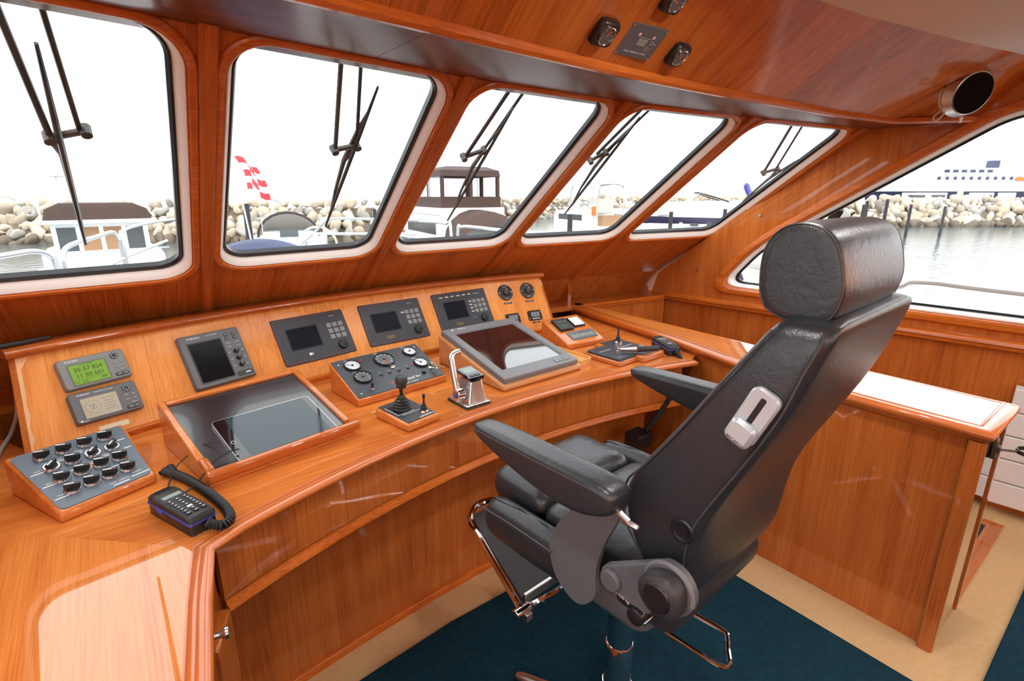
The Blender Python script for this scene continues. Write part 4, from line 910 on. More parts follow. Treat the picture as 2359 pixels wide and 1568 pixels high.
for x, y in ((-.024, .020), (.034, .020)): slab(t, 'symbol', 'white', x - .004, x + .004, y - .004, y + .004, .0006, .0038, .0043, .0001)
for x, y in ((.040, .004), (.034, -.014)):
    m = MB(); m.loft([[(p, q_, .0042) for p, q_ in rrect(x - .005, x + .005, y - .005, y + .005, .001, 2)], [(p, q_, .0044) for p, q_ in rrect(x - .004, x + .004, y - .004, y + .004, .0008, 2)]]); m.build('key_outline', 'white', t)
text('M', .006, 'white', t, (.053, .002, .0042)); text('T', .006, 'white', t, (.046, -.014, .0042)); text('TANK  MONITOR  SYSTEM', .0075, 'white', t, (.0, -.031, .0042)); MB().box(-.018, .030, .0135, .0142, .0038, .0043).build('rule', 'white', t)

# speaker at the starboard end
t = thing('overhead_speaker', 'round brushed steel loudspeaker with black grille in the overhead corner', 'loudspeaker', mx=frame((3.17, .775, 1.99), (.74, -.67, 0.08), (.35, .30, .86)))
t.matrix_world = frame((3.125, .765, 1.985), V((.62, -.60, .50)), V((-.55, .05, .83)))
MB().lathe([(.10, 0), (.10, .006), (.085, .010)], 32).build('mounting_flange', 'cream', t)
MB().lathe([(.09, .008), (.105, .022), (.088, .060), (.083, .062)], 36, cap=False).build('steel_shell', 'steel', t); disc(t, 'grille', 'grille', 0, 0, .084, .02, .0605, None, 36)
m = MB(); m.tube(smoothpath([(-.09, -.03, .01), (-.125, -.045, .004), (-.130, -.06, .006), (-.118, -.062, .016), (-.092, -.045, .02)]), .004, 7); m.build('wire_loop', 'cablew', t)
MB().cyl((-.03, -.098, .03), (-.036, -.125, .02), .007, .006, 10).build('clamp_screw', 'steel', t)

# radiators on the starboard wall
for k, (s0, s1, z0, z1) in enumerate(((-.70, .005, .06, .665),)):
    t = thing('radiator', 'white panel radiator on the starboard wall behind the sideboard', 'radiator', swp(s0, 0), WT + math.pi / 2)
    Lr = s1 - s0
    MB().box(0, Lr, .035, .055, z0, z1).build('back_plate', 'rad', t)
    nr = 5
    for r in range(nr):
        za = z0 + (z1 - z0) * r / nr; zb = z0 + (z1 - z0) * (r + 1) / nr; MB().box(0, Lr, .05, .095, za + .002, zb - .002).build('panel', 'rad', t, bevel=.006)
    MB().cyl((Lr, .06, .30), (Lr + .055, .06, .30), .022, .020, 14).build('thermostat', 'chrome', t, bevel=.004); MB().cyl((Lr + .055, .06, .30), (Lr + .09, .06, .30), .030, .026, 16).build('thermostat_cap', 'rad', t, bevel=.004)
    m = MB(); m.tube(smoothpath([(Lr - .01, .06, .14), (Lr + .03, .06, .14), (Lr + .04, .06, .20), (Lr + .04, .06, .29)]), .013, 10); m.build('pipe', 'steel', t); MB().lathe([(.035, 0), (.03, .012), (.012, .014)], 18, Matrix.Translation((Lr + .035, .03, .12)) @ Matrix.Rotation(R_(-90), 4, 'X')).build('rosette', 'rad', t)
# ring hook on the sideboard end
t = thing('ring_hook', 'dark bronze bracket with round ring on the sideboard end', 'hook', (2.235, .262, .735))
MB().box(-.016, .016, -.014, 0, -.035, .035).build('bracket', 'bronze', t, bevel=.004); MB().box(-.012, .012, -.022, -.012, -.012, .012).build('hinge', 'bronze', t, bevel=.002)
MB().cyl((0, -.018, 0), (.03, -.060, 0), .004, .004, 10).build('rod', 'bronze', t)
m = MB(); c = (.05, -.085); m.loft([[(c[0] + r_ * math.cos(a), c[1] + r_ * math.sin(a), z) for a in [2 * math.pi * i / 28 for i in range(28)]] for r_, z in ((.034, -.007), (.034, .007), (.031, .007), (.031, -.007), (.034, -.007))]); m.build('ring', 'bronze', t)
# ================================================================ HELM CHAIR
ch = thing('helm_chair', 'black leather helm chair with headrest on a chrome pedestal', 'chair', (.97, .75, 0), R_(3))
YO = -.738
def prof_section(hw, yr, zr, yf, zf, r=.03, n=5, dome=.0):
    D = math.hypot(yf - yr, zf - zr); out = []
    for a, d in rrect(-hw, hw, 0, D, min(r, D * .45), n):
        t = d / D; bulge = dome * (1 - (a / hw) ** 2) * (1 - t)           # rear face gently domed
        out.append((a, yr + (yf - yr) * t + YO - bulge, zr + (zf - zr) * t))
    return out
lv = [(.170, .283, 1.372, .340, 1.373), (.200, .275, 1.366, .352, 1.368), (.214, .276, 1.350, .368, 1.352), (.220, .294, 1.294, .392, 1.312), (.224, .315, 1.223, .425, 1.262), (.226, .356, 1.130, .494, 1.150), (.226, .404, 1.033, .563, 1.050),
      (.224, .438, .953, .604, .990), (.220, .447, .876, .600, .905), (.216, .452, .800, .560, .845), (.205, .470, .750, .545, .800), (.18, .49, .735, .54, .775)]
m = MB(); m.loft([prof_section(*l_, r=.022, dome=.012) for l_ in lv], True, True, True); m.build('backrest', 'leather', ch, sub=1)
# piping along both side panels of the backrest
for s_ in (-1, 1):
    for which in (0, 1):
        P = [(s_ * (hw - .004 + .0035), (yr + .010 if not which else yf - .010) + YO, (zr if not which else zf)) for hw, yr, zr, yf, zf in lv[2:10]]
        m = MB(); m.tube(smoothpath(P, 4), .0022, 6); m.build('piping', 'seam', ch)
P = [(x, .290 + YO - .012 * (1 - (x / .2) ** 2) - .002, 1.362) for x in [-.19 + .38 * i / 12 for i in range(13)]]
m = MB(); m.tube(P, .0022, 6); m.build('piping', 'seam', ch)
# headrest
hp = [(.396, 1.372), (.408, 1.40), (.410, 1.455), (.398, 1.488), (.372, 1.507), (.335, 1.506), (.306, 1.484), (.291, 1.44), (.287, 1.405), (.296, 1.372), (.32, 1.358), (.365, 1.358)]
cy_, cz_ = .347, 1.432
hp = [(y, z) for y, z, _ in smoothpath([(y, z, 0) for y, z in hp + hp[:1]], 4)[:-1]]
m = MB(); secs = []
for x, k in ((-.1545, .1), (-.1545, .5), (-.1545, .8), (-.154, .93), (-.152, .98), (-.144, 1.0), (-.08, 1.015), (0, 1.02), (.08, 1.015), (.144, 1.0), (.152, .98), (.154, .93), (.1545, .8), (.1545, .5), (.1545, .1)):
    secs.append([(x - .008, cy_ + (y - cy_) * k + YO, cz_ + (z - cz_) * k) for y, z in hp])
m.loft(secs, True, True, True); hr = m.build('headrest', 'leather', ch, angle=60)
for s_ in (-1, 1):
    m = MB(); m.tube([(s_ * .1535 - .008, cy_ + (y - cy_) * .968 + YO, cz_ + (z - cz_) * .968) for y, z in hp], .0014, 6, True); m.build('piping', 'seam', hr)
for s_ in (-.06, .06): MB().cyl((s_, .335 + YO, 1.33), (s_, .34 + YO, 1.39), .007, .007, 10).build('headrest_post', 'chrome', ch)
# lumbar adjuster and side cap on the port flank
xl = -.2235
fl2 = frame((xl, .372 + YO, 1.206), (0, .38, -.92), (0, .92, .38))
fl2 = frame((xl - .001, .362 + YO, 1.213), (0, -.40, .916), (0, .916, .40))
o = rplate(-.048, .052, -.024, .024, .014, 0, .010, .003, 5).build('adjuster_plate', 'silver', ch); o.matrix_local = fl2
o2 = rplate(-.010, .040, -.0045, .0045, .003, .0095, .0112, .0005).build('adjuster_slot', 'black', ch); o2.matrix_local = fl2
o3 = rplate(-.052, -.008, -.022, .022, .012, .006, .022, .006, 5).build('adjuster_button', 'silver', ch); o3.matrix_local = fl2
o4 = text('RECARO', .0075, 'black', ch); o4.matrix_local = fl2 @ Matrix.Translation((-.044, 0, .0222)) @ Matrix.Rotation(R_(-90), 4, 'Z')
fc = frame((xl - .002, .462 + YO, .955), (0, 1, 0), (0, 0, 1)); fc = frame((xl + .001, .462 + YO, .952), (0, -1, 0), (0, 0, 1))
m = MB(); m.lathe([(.024, 0), (.024, .004), (.020, .006), (.013, .004), (.013, .006), (.001, .006)], 24); o = m.build('side_cap', 'black', ch); o.matrix_local = fc
# seat
def cushion(name, x0, x1, y0, y1, z0, z1, k=.035, tilt=0., mat='leather'):
    m = MB(); secs = []
    for z, d in ((z0, k * .7), (z0 + (z1 - z0) * .2, k * .1), (z0 + (z1 - z0) * .6, 0), (z1 - (z1 - z0) * .12, k * .25), (z1, k)):
        secs.append([(a, b_, z + tilt * (b_ - y0)) for a, b_ in rrect(x0 + d, x1 - d, y0 + d, y1 - d, k, 4)])
    m.loft(secs, True, True, True); return m.build(name, mat, ch, sub=1)
cushion('seat_cushion', -.195, .195, -.24, .13, .70, .800, .03)
cushion('thigh_cushion', -.190, .195, .125, .345, .70, .812, .035, .02)
cushion('side_bolster', -.272, -.190, -.05, .285, .665, .785, .035, -.02); cushion('side_bolster', .190, .272, -.05, .285, .665, .80, .035, -.02)
cushion('seat_base', -.20, .20, -.20, .30, .60, .70, .04, 0, 'shell')
cushion('seat_skirt', -.205, .205, -.265, -.10, .655, .755, .03)
m = MB(); m.tube(smoothpath([(-.275, .27, .755), (-.282, .15, .77), (-.284, .0, .775)], 5), .002, 6); m.build('piping', 'seam', ch)
# armrests with side shells
def arm(s_):
    xc = s_ * .306
    secs = []; prof_a = ((-.198, 1.020, .996, .024), (-.192, 1.034, .984, .032), (-.16, 1.040, .966, .036), (-.10, 1.040, .950, .037), (-.02, 1.038, .952, .037), (.08, 1.036, .968, .036), (.16, 1.034, .985, .034), (.215, 1.030, 1.000, .029), (.232, 1.022, 1.008, .018))
    for y, zt, zb, hw in prof_a:
        h = (zt - zb) / 2; secs.append([(xc + a, y, zb + h + b_) for a, b_ in rrect(-hw, hw, -h, h, min(.016, h * .7), 4)])
    m = MB(); m.loft(secs, True, True, True); a_ = m.build('armrest', 'leather', ch, sub=1)
    for e in (-1, 1):
        m = MB(); m.tube(smoothpath([(xc + e * (hw - .0015), y, zt - .014) for y, zt, zb, hw in prof_a[1:8]], 4), .0016, 6); m.build('piping', 'seam', a_)
    # S-curved shell carrying the armrest
    pl = smoothpath([(-.19, .985, 0), (-.165, .93, 0), (-.135, .865, 0), (-.120, .80, 0), (-.125, .735, 0), (-.085, .700, 0), (-.02, .722, 0), (.012, .770, 0), (.010, .815, 0), (-.020, .870, 0), (-.045, .905, 0), (-.05, .960, 0)], 4)
    bend = lambda z: -.020 * math.sin((z - .70) / .29 * math.pi) * 1.0
    m = MB(); m.loft([[(s_ * (.285 + dx + bend(b_)), a, b_) for a, b_, _ in pl] for dx in (-.006, .006)], True, True, True); m.build('arm_shell', 'shell', ch, angle=60)
    MB().cyl((s_ * .306, -.190, .985), (s_ * .306, -.214, .975), .007, .007, 10).build('arm_screw', 'steel', ch)
    m = MB(); [m.box(-.006, .006, -.018, .018, -.004, .004, Matrix.Translation((s_ * .306, -.218, .973)) @ Matrix.Rotation(R_(a), 4, 'Y')) for a in (90, 0)]; m.build('wing_nut', 'steel', ch, bevel=.003)
arm(-1); arm(1)
# recliner plate and hand wheel, port side
xs = -.284
pl = [(-.290 + .051 * math.cos(R_(a)), .866 + .051 * math.sin(R_(a))) for a in range(75, 276, 12)] + [(-.25, .782)] + [(-.168 + .029 * math.cos(R_(a)), .809 + .029 * math.sin(R_(a))) for a in range(-100, 71, 14)]
m = MB(); m.loft([[(xs + d, y, z) for y, z in pl] for d in (0., .022)], True, True, True); m.build('recliner_plate', 'shell', ch, bevel=.004, seg=3)
MB().cyl((xs, -.168, .809), (xs - .010, -.168, .809), .026, .022, 24).build('pivot_cap', 'shell', ch, bevel=.003)
m = MB(); L = []
for x, k in ((xs + .002, 1.0), (xs - .010, 1.04), (xs - .026, 1.0), (xs - .034, .86)):
    L.append([(x, -.290 + .042 * k * (1 + .06 * math.cos(3 * a)) * math.cos(a), .866 + .042 * k * (1 + .06 * math.cos(3 * a)) * math.sin(a)) for a in [2 * math.pi * i / 36 for i in range(36)]])
m.loft(L, True, True, True); m.build('hand_wheel', 'shell_d', ch, angle=60); MB().cyl((xs - .030, -.290, .866), (xs - .037, -.290, .866), .029, .027, 26).build('hub_cap', 'black', ch, bevel=.003)
m = MB(); m.tube([(xs + .004, -.290 + .048 * math.cos(a), .866 + .048 * math.sin(a)) for a in [R_(100 - 200 * i / 14 + 90) for i in range(15)]], .005, 8); m.build('wheel_collar', 'grey', ch)
o = text('max 120 kg', .010, 'btnw', ch); o.matrix_local = frame((xs - .0008, -.19, .786), (0, -1, -.10), (0, -.1, 1))
MB().lathe([(.018, 0), (.018, .010), (.013, .013), (.001, .013)], 20, frame((xs + .002, -.232, .768), (0, -1, 0), (0, 0, 1))).build('tension_dial', 'black', ch)
MB().box(-.275, -.245, -.245, -.21, .742, .752).build('release_tab', 'chrome', ch, bevel=.003)
# pedestal, base and levers
MB().lathe([(.09, .555), (.09, .60), (.05, .61)], 24).build('swivel_plate', 'shell', ch)
MB().lathe([(.036, .34), (.036, .56)], 28).build('inner_column', 'chrome', ch); MB().lathe([(.040, .05), (.040, .335), (.037, .34)], 28).build('outer_column', 'chrome', ch); MB().lathe([(.062, .03), (.062, .07), (.048, .12), (.042, .20), (.041, .20)], 28).build('flared_foot', 'chrome', ch)
for k in range(5):
    a = R_(108 + 72 * k); dx, dy = math.cos(a), math.sin(a); secs = []
    for r, w_, z0, z1 in ((.045, .030, .03, .085), (.15, .026, .025, .068), (.27, .022, .015, .048), (.325, .020, .013, .040), (.34, .012, .015, .034)):
        secs.append([(dx * r - dy * u, dy * r + dx * u, z) for u, z in [(-w_, z0), (w_, z0), (w_, (z0 + z1) / 2), (w_ * .6, z1), (-w_ * .6, z1), (-w_, (z0 + z1) / 2)]])
    m = MB(); m.loft(secs, True, True, True); m.build('base_leg', 'steel', ch, sub=1)
    MB().cyl((dx * .31, dy * .31, .0), (dx * .31, dy * .31, .016), .018, .016, 12).build('glide', 'black', ch)
m = MB(); m.tube(smoothpath([(-.10, -.125, .575), (-.075, -.20, .555), (-.062, -.298, .548), (-.045, -.320, .549), (-.010, -.300, .552), (.015, -.285, .556), (.025, -.27, .558), (.015, -.20, .562), (-.005, -.12, .575)], 5), .0055, 8); m.build('height_lever', 'chrome', ch)
# footrest
zr, zf = .365, .455
fpth = smoothpath([(-.150, .245, zr), (-.13, .36, .40), (-.11, .50, zf), (-.09, .575, zf + .012), (-.03, .625, zf + .016), (.03, .625, zf + .016), (.09, .575, zf + .012), (.11, .50, zf), (.13, .36, .40), (.150, .245, zr)], 5)
m = MB(); m.tube(fpth, .011, 10); m.build('footrest_tube', 'chrome', ch)
m = MB(); m.loft([[(-.128, .27, .372 + d), (.128, .27, .372 + d), (.098, .50, .455 + d), (.075, .59, .468 + d), (-.075, .59, .468 + d), (-.098, .50, .455 + d)] for d in (-.008, .006)], True, True, True); m.build('footrest_plate', 'shell_d', ch, smooth=False)
m = MB(); m.box(-.118, .118, .262, .274, .355, .385); m.build('footrest_edge', 'steel', ch, bevel=.002)
for s_ in (-1, 1):
    MB().cyl((s_ * .178, .245, zr - .004), (s_ * .120, .245, zr - .004), .015, .015, 14).build('footrest_clamp', 'chrome', ch, bevel=.003); MB().box(s_ * .135 - .012, s_ * .135 + .012, .225, .250, zr - .038, zr - .012).build('clamp_nut', 'steel', ch, bevel=.003)
    m = MB(); m.tube(smoothpath([(s_ * .125, .245, zr - .004), (s_ * .085, .225, zr + .012), (s_ * .055, .17, .44), (s_ * .05, .10, .58)], 5), .010, 10); m.build('footrest_arm', 'chrome', ch)
# ================================================================ OUTSIDE
rnd = random.Random(5)
SEA = -1.95
def HV(l, d, z=0.): a = R_(38); return (math.sin(a) * d + math.cos(a) * l, math.cos(a) * d - math.sin(a) * l, z)
def lat(px, d): return (px - 1179.5) / 1251.7 * d
m = MB(); m.box(-400, 600, -300, 700, SEA - .4, SEA); o = m.build('harbour_water', 'water', smooth=False); o['kind'] = 'structure'
# own foredeck and hull below the windows
fd = [(-1.3, 2.9), (-1.2, 5.5), (-.3, 8.6), (1.32, 11.2), (2.9, 8.6), (4.2, 5.5), (4.45, 2.9), (4.45, -3.5), (3.6, -3.5), (3.55, 2.9)]
hull = thing('own_foredeck', 'white foredeck and side deck of the yacht itself beyond the windows', 'deck')
MB().prism(fd, -.45, -.25).build('deck', 'gel', hull, smooth=False)
# --- wipers
def wiper(i, label, r1, r2, lk, bl):
    f, L = fr(i); c0 = .11
    t = thing('windscreen_wiper', label, 'wiper', f(*r1[0], c0), 0, 'pantograph wipers outside the front windows')
    T = lambda a, b, c: tuple(V(f(a, b, c)) - V(f(*r1[0], c0)))
    ext = lambda p, q: (p[0] + (p[0] - q[0]) * .35, p[1] + (p[1] - q[1]) * .35)
    for rr_, rad in ((r1, .0075), (r2, .006)):
        s0 = ext(rr_[0], rr_[1]); MB().cyl(T(*s0, c0 + .012), T(*rr_[1], c0), rad, rad, 8).build('arm', 'cable', t)
        MB().cyl(T(*s0, c0 + .03), T(*s0, c0 - .02), .02, .02, 12).build('pivot', 'joint', t)
    MB().cyl(T(*lk[0], c0), T(*lk[1], c0), .009, .009, 8).build('link', 'joint', t); MB().cyl(T(*lk[0], c0 + .012), T(*lk[0], c0 - .016), .014, .012, 10).build('joint', 'joint', t); MB().cyl(T(*lk[1], c0 + .012), T(*lk[1], c0 - .016), .012, .012, 10).build('joint', 'joint', t)
    p, q = V(bl[0]), V(bl[1]); mid = p.lerp(q, .5)
    pts = [p.lerp(q, k / 8) for k in range(9)]
    m = MB(); m.tube([T(*v, .092) for v in pts], [.004, .0055, .0065, .007, .007, .007, .0065, .0055, .004], 6); m.build('blade', 'gasket', t)
    m = MB(); m.tube([T(*p.lerp(q, k), c) for k, c in ((.14, .094), (.28, .112), (.5, .125), (.72, .112), (.86, .094))], [.004, .006, .009, .006, .004], 6); m.build('bow', 'joint', t)
    MB().cyl(T(*V(lk[1]), c0), T(*mid, .122), .008, .008, 8).build('blade_mount', 'joint', t)
wiper(0, 'black wiper outside the leftmost front window', ((.392, .162), (.407, .463)), ((.458, .108), (.467, .442)), ((.478, .441), (.404, .471)), ((.433, .185), (.408, .908)))
wiper(1, 'black wiper outside the window with the chequered flag', ((.362, .096), (.417, .465)), ((.421, .098), (.484, .418)), ((.412, .455), (.487, .428)), ((.481, .16), (.454, .868)))
wiper(2, 'black wiper outside the middle front window', ((.281, .094), (.247, .452)), ((.344, .094), (.316, .373)), ((.241, .457), (.315, .41)), ((.313, .173), (.332, .862)))
wiper(3, 'black wiper outside the fourth front window from the left', ((.265, .134), (.222, .397)), ((.315, .092), (.263, .366)), ((.217, .442), (.262, .381)), ((.257, .145), (.328, .837)))
wiper(4, 'black wiper along the edge of the rightmost front window', ((.535, .095), (.772, .466)), ((.62, .094), (.844, .437)), ((.786, .489), (.867, .448)), ((.945, .193), (.932, .927)))
# --- stainless rails
def rail(label, paths, r=.022, posts=()):
    t = thing('guard_rail', label, 'railing', paths[0][0], 0, 'stainless guard rails of the yacht'); o0 = V(paths[0][0])
    for p in paths:
        m = MB(); m.tube([tuple(V(q) - o0) for q in smoothpath(p, 6)], r, 10); m.build('bar', 'rail_ss', t)
    for p in posts: MB().cyl(tuple(V(p) - o0), (p[0] - o0.x, p[1] - o0.y, -.25 - o0.z), r, r, 10).build('post', 'rail_ss', t)
rail('stainless rail section outside the leftmost window, nearest the corner', [[(-1.05, 4.7, 1.08), (-.59, 5.43, 1.10), (-.42, 5.72, 1.10), (-.34, 5.86, 1.04), (-.31, 5.92, .90), (-.29, 5.95, -.25)], [(-1.05, 4.7, .78), (-.59, 5.43, .79), (-.31, 5.92, .79)]])
rail('stainless rail section outside the leftmost window, in front of the trawler', [[(-.27, 6.02, -.25), (-.27, 6.02, .85), (-.26, 6.05, 1.02), (-.20, 6.2, 1.10), (.0, 6.95, 1.12), (.15, 7.65, 1.12), (.20, 7.80, 1.04), (.21, 7.85, .88), (.22, 7.87, -.25)], [(-.27, 6.02, .76), (.21, 7.85, .80)]])
rail('stainless rail section outside the leftmost window, beside the mullion', [[(.24, 8.0, -.25), (.24, 8.0, .95), (.27, 8.2, 1.10), (.5, 9.2, 1.12), (.9, 10.4, 1.12), (1.32, 11.1, 1.12)], [(.24, 8.0, .80), (.9, 10.4, .80)]])
rail('stainless sloping rail outside the flag window', [[(2.12, 8.2, .62), (2.55, 8.05, .98), (2.70, 7.98, 1.14), (2.86, 7.9, 1.19), (3.3, 7.5, 1.18), (3.75, 7.05, 1.17)], [(2.5, 8.0, .98), (3.7, 7.0, .98)]], .02)
rail('stainless rail section outside the middle front window', [[(4.12, 8.6, 1.12), (4.13, 7.6, 1.12), (4.12, 6.9, 1.12), (4.10, 6.7, 1.02), (4.09, 6.65, -.25)], [(4.12, 8.6, .85), (4.10, 6.7, .85)]])
rail('stainless rail section outside the fourth front window', [[(4.07, 6.5, -.25), (4.06, 6.45, .98), (4.03, 6.3, 1.10), (3.95, 5.8, 1.12), (3.9, 5.3, 1.12), (3.9, 4.2, 1.12)], [(4.06, 6.4, .85), (3.9, 4.2, .85)]])
rail('stainless side deck rail seen through the long side window', [[(4.22, 1.20, -.25), (4.23, 1.19, .80), (4.25, 1.14, .95), (4.29, 1.00, .985), (4.30, .4, .975), (4.30, -2.8, .97)], [(4.26, 1.15, .82), (4.30, -2.8, .82)]], .018)
# --- navy canvas hood on the foredeck and white wheel
t = thing('canvas_cover', 'navy canvas cover below the chequered flag outside', 'cover', (1.42, 6.3, -.25), R_(-38)); secs = []
for k in range(9):
    u = -1 + 2 * k / 8; h_ = 1.36 * (1 - .14 * u * u) - .02; w_ = .42 * math.sqrt(max(.05, 1 - u * u * .8)); secs.append([(u * .62, -w_, 0), (u * .62, -w_ * .95, h_ * .75), (u * .62, -w_ * .45, h_), (u * .62, w_ * .45, h_), (u * .62, w_ * .95, h_ * .75), (u * .62, w_, 0)])
m = MB(); m.loft(secs, True, True, True); m.build('canvas', 'canvas_b', t, sub=1)
# --- breakwaters of boulders
def stone_mesh(seed, mat):
    r = random.Random(seed); bm = bmesh.new(); bmesh.ops.create_icosphere(bm, subdivisions=2, radius=1.)
    dirs = [V((r.uniform(-1, 1), r.uniform(-1, 1), r.uniform(-1, 1))).normalized() for _ in range(7)]; cut = [r.uniform(.40, .75) for _ in range(7)]
    for v in bm.verts:
        for d_, c in zip(dirs, cut):
            k = v.co.dot(d_)
            if k > c: v.co -= d_ * (k - c) * .95
    me = bpy.data.meshes.new('stone'); bm.to_mesh(me); bm.free(); me.materials.append(M[mat]); me.polygons.foreach_set('use_smooth', [True] * len(me.polygons)); return me
sm = [stone_mesh(k, mt) for k, mt in enumerate(['rock', 'rock2', 'rock3', 'rock', 'rock3', 'rock2', 'rock', 'rock3', 'rockd', 'rockd'])]
def breakwater(label, line, runs, near):
    """line: (lateral, depth) polyline; runs: (from, to, stone size); near: lateral ranges built stone by stone"""
    c0 = line[len(line) // 2]; o0 = V(HV(c0[0], c0[1], SEA)); t = thing('breakwater', label, 'breakwater', tuple(o0), 0, 'granite breakwaters of the harbour')
    def bl(s_):
        for (a, da), (b_, db) in zip(line, line[1:]):
            if a <= s_ <= b_: return da + (db - da) * (s_ - a) / (b_ - a)
        return line[-1][1] if s_ > line[-1][0] else line[0][1]
    m = MB(); L = []; s_ = line[0][0]
    while s_ <= line[-1][0]:
        d = bl(s_); L.append([tuple(V(HV(s_, d + dd, SEA + zz)) - o0) for dd, zz in ((-.3, -.3), (1.4, 1.3), (2.6, 2.35), (5.5, 2.35), (7, -.3))]); s_ += 2.
    m.loft(L, False); m.build('rubble_core', 'rockd', t)
    spots = []
    for s0, s1, size in runs:
        s_ = s0
        while s_ < s1:
            for row in range(6):
                spots.append((s_ + rnd.uniform(-.3, .3) * size, bl(s_) + .1 + row * .52 + rnd.uniform(-.2, .2), .1 + row * .52 + rnd.uniform(-.15, .15), size * rnd.uniform(.38, .80), row))
            s_ += size * .92
    vis = [q for q in spots if any(a < q[0] < b_ for a, b_ in near)]; rest = [q for q in spots if q not in vis]
    vis.sort(key=lambda q: q[1] * 10 - q[2] * 4); rest += vis[300:]
    for s_, d, z, r, row in vis[:300]:
        o = bpy.data.objects.new('stone', sm[rnd.choice((8, 9)) if row == 0 else rnd.randrange(8)]); col.objects.link(o); o.parent = t
        o.location = V(HV(s_, d, SEA + z)) - o0; o.rotation_euler = (rnd.uniform(0, 6), rnd.uniform(0, 6), rnd.uniform(0, 6)); o.scale = (r * 1.2, r, r * .85)
    for key, mt in enumerate(('rock', 'rock3', 'rock2')):
        m = MB()
        for k, (s_, d, z, r, row) in enumerate(rest):
            if k % 3 != key: continue
            me = sm[rnd.randrange(8)]; mx = Matrix.Translation(V(HV(s_, d, SEA + z)) - o0) @ Matrix.Rotation(rnd.uniform(0, 6), 4, 'Z') @ Matrix.Diagonal((r * 1.2, r, r * .85, 1))
            m.add([tuple(v.co) for v in me.vertices], [tuple(p.vertices) for p in me.polygons], mx)
        m.build('far_stones', mt, t, kind='stuff', angle=80)
breakwater('long breakwater of heaped granite boulders beyond the front windows', [(-60, 38.5), (-36, 38), (-13, 39.5), (-8, 46), (-2, 62), (10, 92), (30, 104), (56, 110)], ((-58, -37, 1.8), (-37, -8, .78), (-8, 10, 1.0), (10, 55, 1.5)), ((-37, -8),))
breakwater('breakwater of pale boulders across the water in the side window', [(37, 56.5), (44, 58), (60, 58.5), (96, 61)], ((35.8, 60, .95), (60, 95, 1.6)), ((35, 57),))

# --- moored boats
def hull_mesh(L, B, z0, z1, stern=.85):
    m = MB(); secs = []
    for u in [0, .2, .45, .65, .8, .92, 1.]:
        b_ = B / 2 * (stern + (1 - stern) * min(1, u / .3)) if u < .5 else B / 2 * max(.04, 1 - ((u - .5) / .5) ** 2.2); sh = .25 * u * u * (z1 - z0)
        y = -L / 2 + u * L; secs.append([(-b_ * .80, y - (.0 if u < .9 else .35), z0), (-b_, y, z0 + (z1 - z0) * .6), (-b_, y, z1 + sh), (b_, y, z1 + sh), (b_, y, z0 + (z1 - z0) * .6), (b_ * .80, y - (.0 if u < .9 else .35), z0)])
    m.loft(secs, True, True, True); return m
def boat(label, l, d, yaw, L, B, fb, hullmat='gel', group='boats moored in the harbour'):
    x, y, z = HV(l, d, SEA); t = thing('moored_boat', label, 'boat', (x, y, z), R_(-38 + yaw), group)
    hull_mesh(L, B, -.3, fb).build('hull', hullmat, t); return t
def bx(t, name, mat, *b_, bevel=.03): return MB().box(*b_).build(name, mat, t, bevel=bevel)
# stern of the small trawler in the leftmost window
t = boat('white trawler with dark canvas top, stern towards the leftmost window', lat(212, 22), 22, 39, 9, 3.9, 1.15)
bx(t, 'stern_stripe', 'teakd', -1.7, 1.7, -4.56, -4.50, .10, .30); text('Fjordwind', .30, 'grey', t, (.1, -4.54, .82), (R_(90), 0, 0))
bx(t, 'cabin', 'gel', -1.45, 1.45, -2.6, 1.6, 1.1, 2.45)
for k in range(4): bx(t, 'cabin_window', 'teakd' if k in (1, 2) else 'window_d', -1.30 + .68 * k, -.76 + .68 * k, -2.63, -2.58, 1.45, 2.30, bevel=.01)
bx(t, 'cabin_roof', 'gel', -1.75, 1.75, -3.2, 1.9, 2.45, 2.58)
m = MB(); m.loft([[(-1.6, -3.0, 2.58), (1.6, -3.0, 2.58), (1.6, 1.0, 2.58), (-1.6, 1.0, 2.58)], [(-1.5, -2.9, 2.95), (1.5, -2.9, 2.95), (1.5, .9, 2.95), (-1.5, .9, 2.95)], [(-1.1, -2.7, 3.15), (1.1, -2.7, 3.15), (1.1, .5, 3.15), (-1.1, .5, 3.15)]], True, True, True); m.build('canvas_top', 'canvas', t)
m = MB(); m.tube(smoothpath([(-1.62, -2.8, 2.6), (-1.62, -2.8, 3.2), (-1.3, -2.8, 3.55), (.6, -2.8, 3.55), (1.1, -2.8, 3.45), (1.7, -2.8, 2.65)], 4), .04, 8); m.build('roof_hoop', 'gel', t)
MB().cyl((-1.0, -1, 2.6), (-1.0, -1, 4.3), .03, .02, 8).build('antenna', 'mast', t); bx(t, 'radar', 'gel', -1.25, -.75, -1.2, -.8, 4.1, 4.25)
for sx in (-1.85, 1.85): MB().cyl((sx, -3.6, .4), (sx, -3.6, 1.0), .14, .12, 10).build('fender', 'gel', t)
bx(t, 'rail_bar', 'mast', -1.85, 1.85, -4.45, -4.40, 1.55, 1.60, bevel=.01)
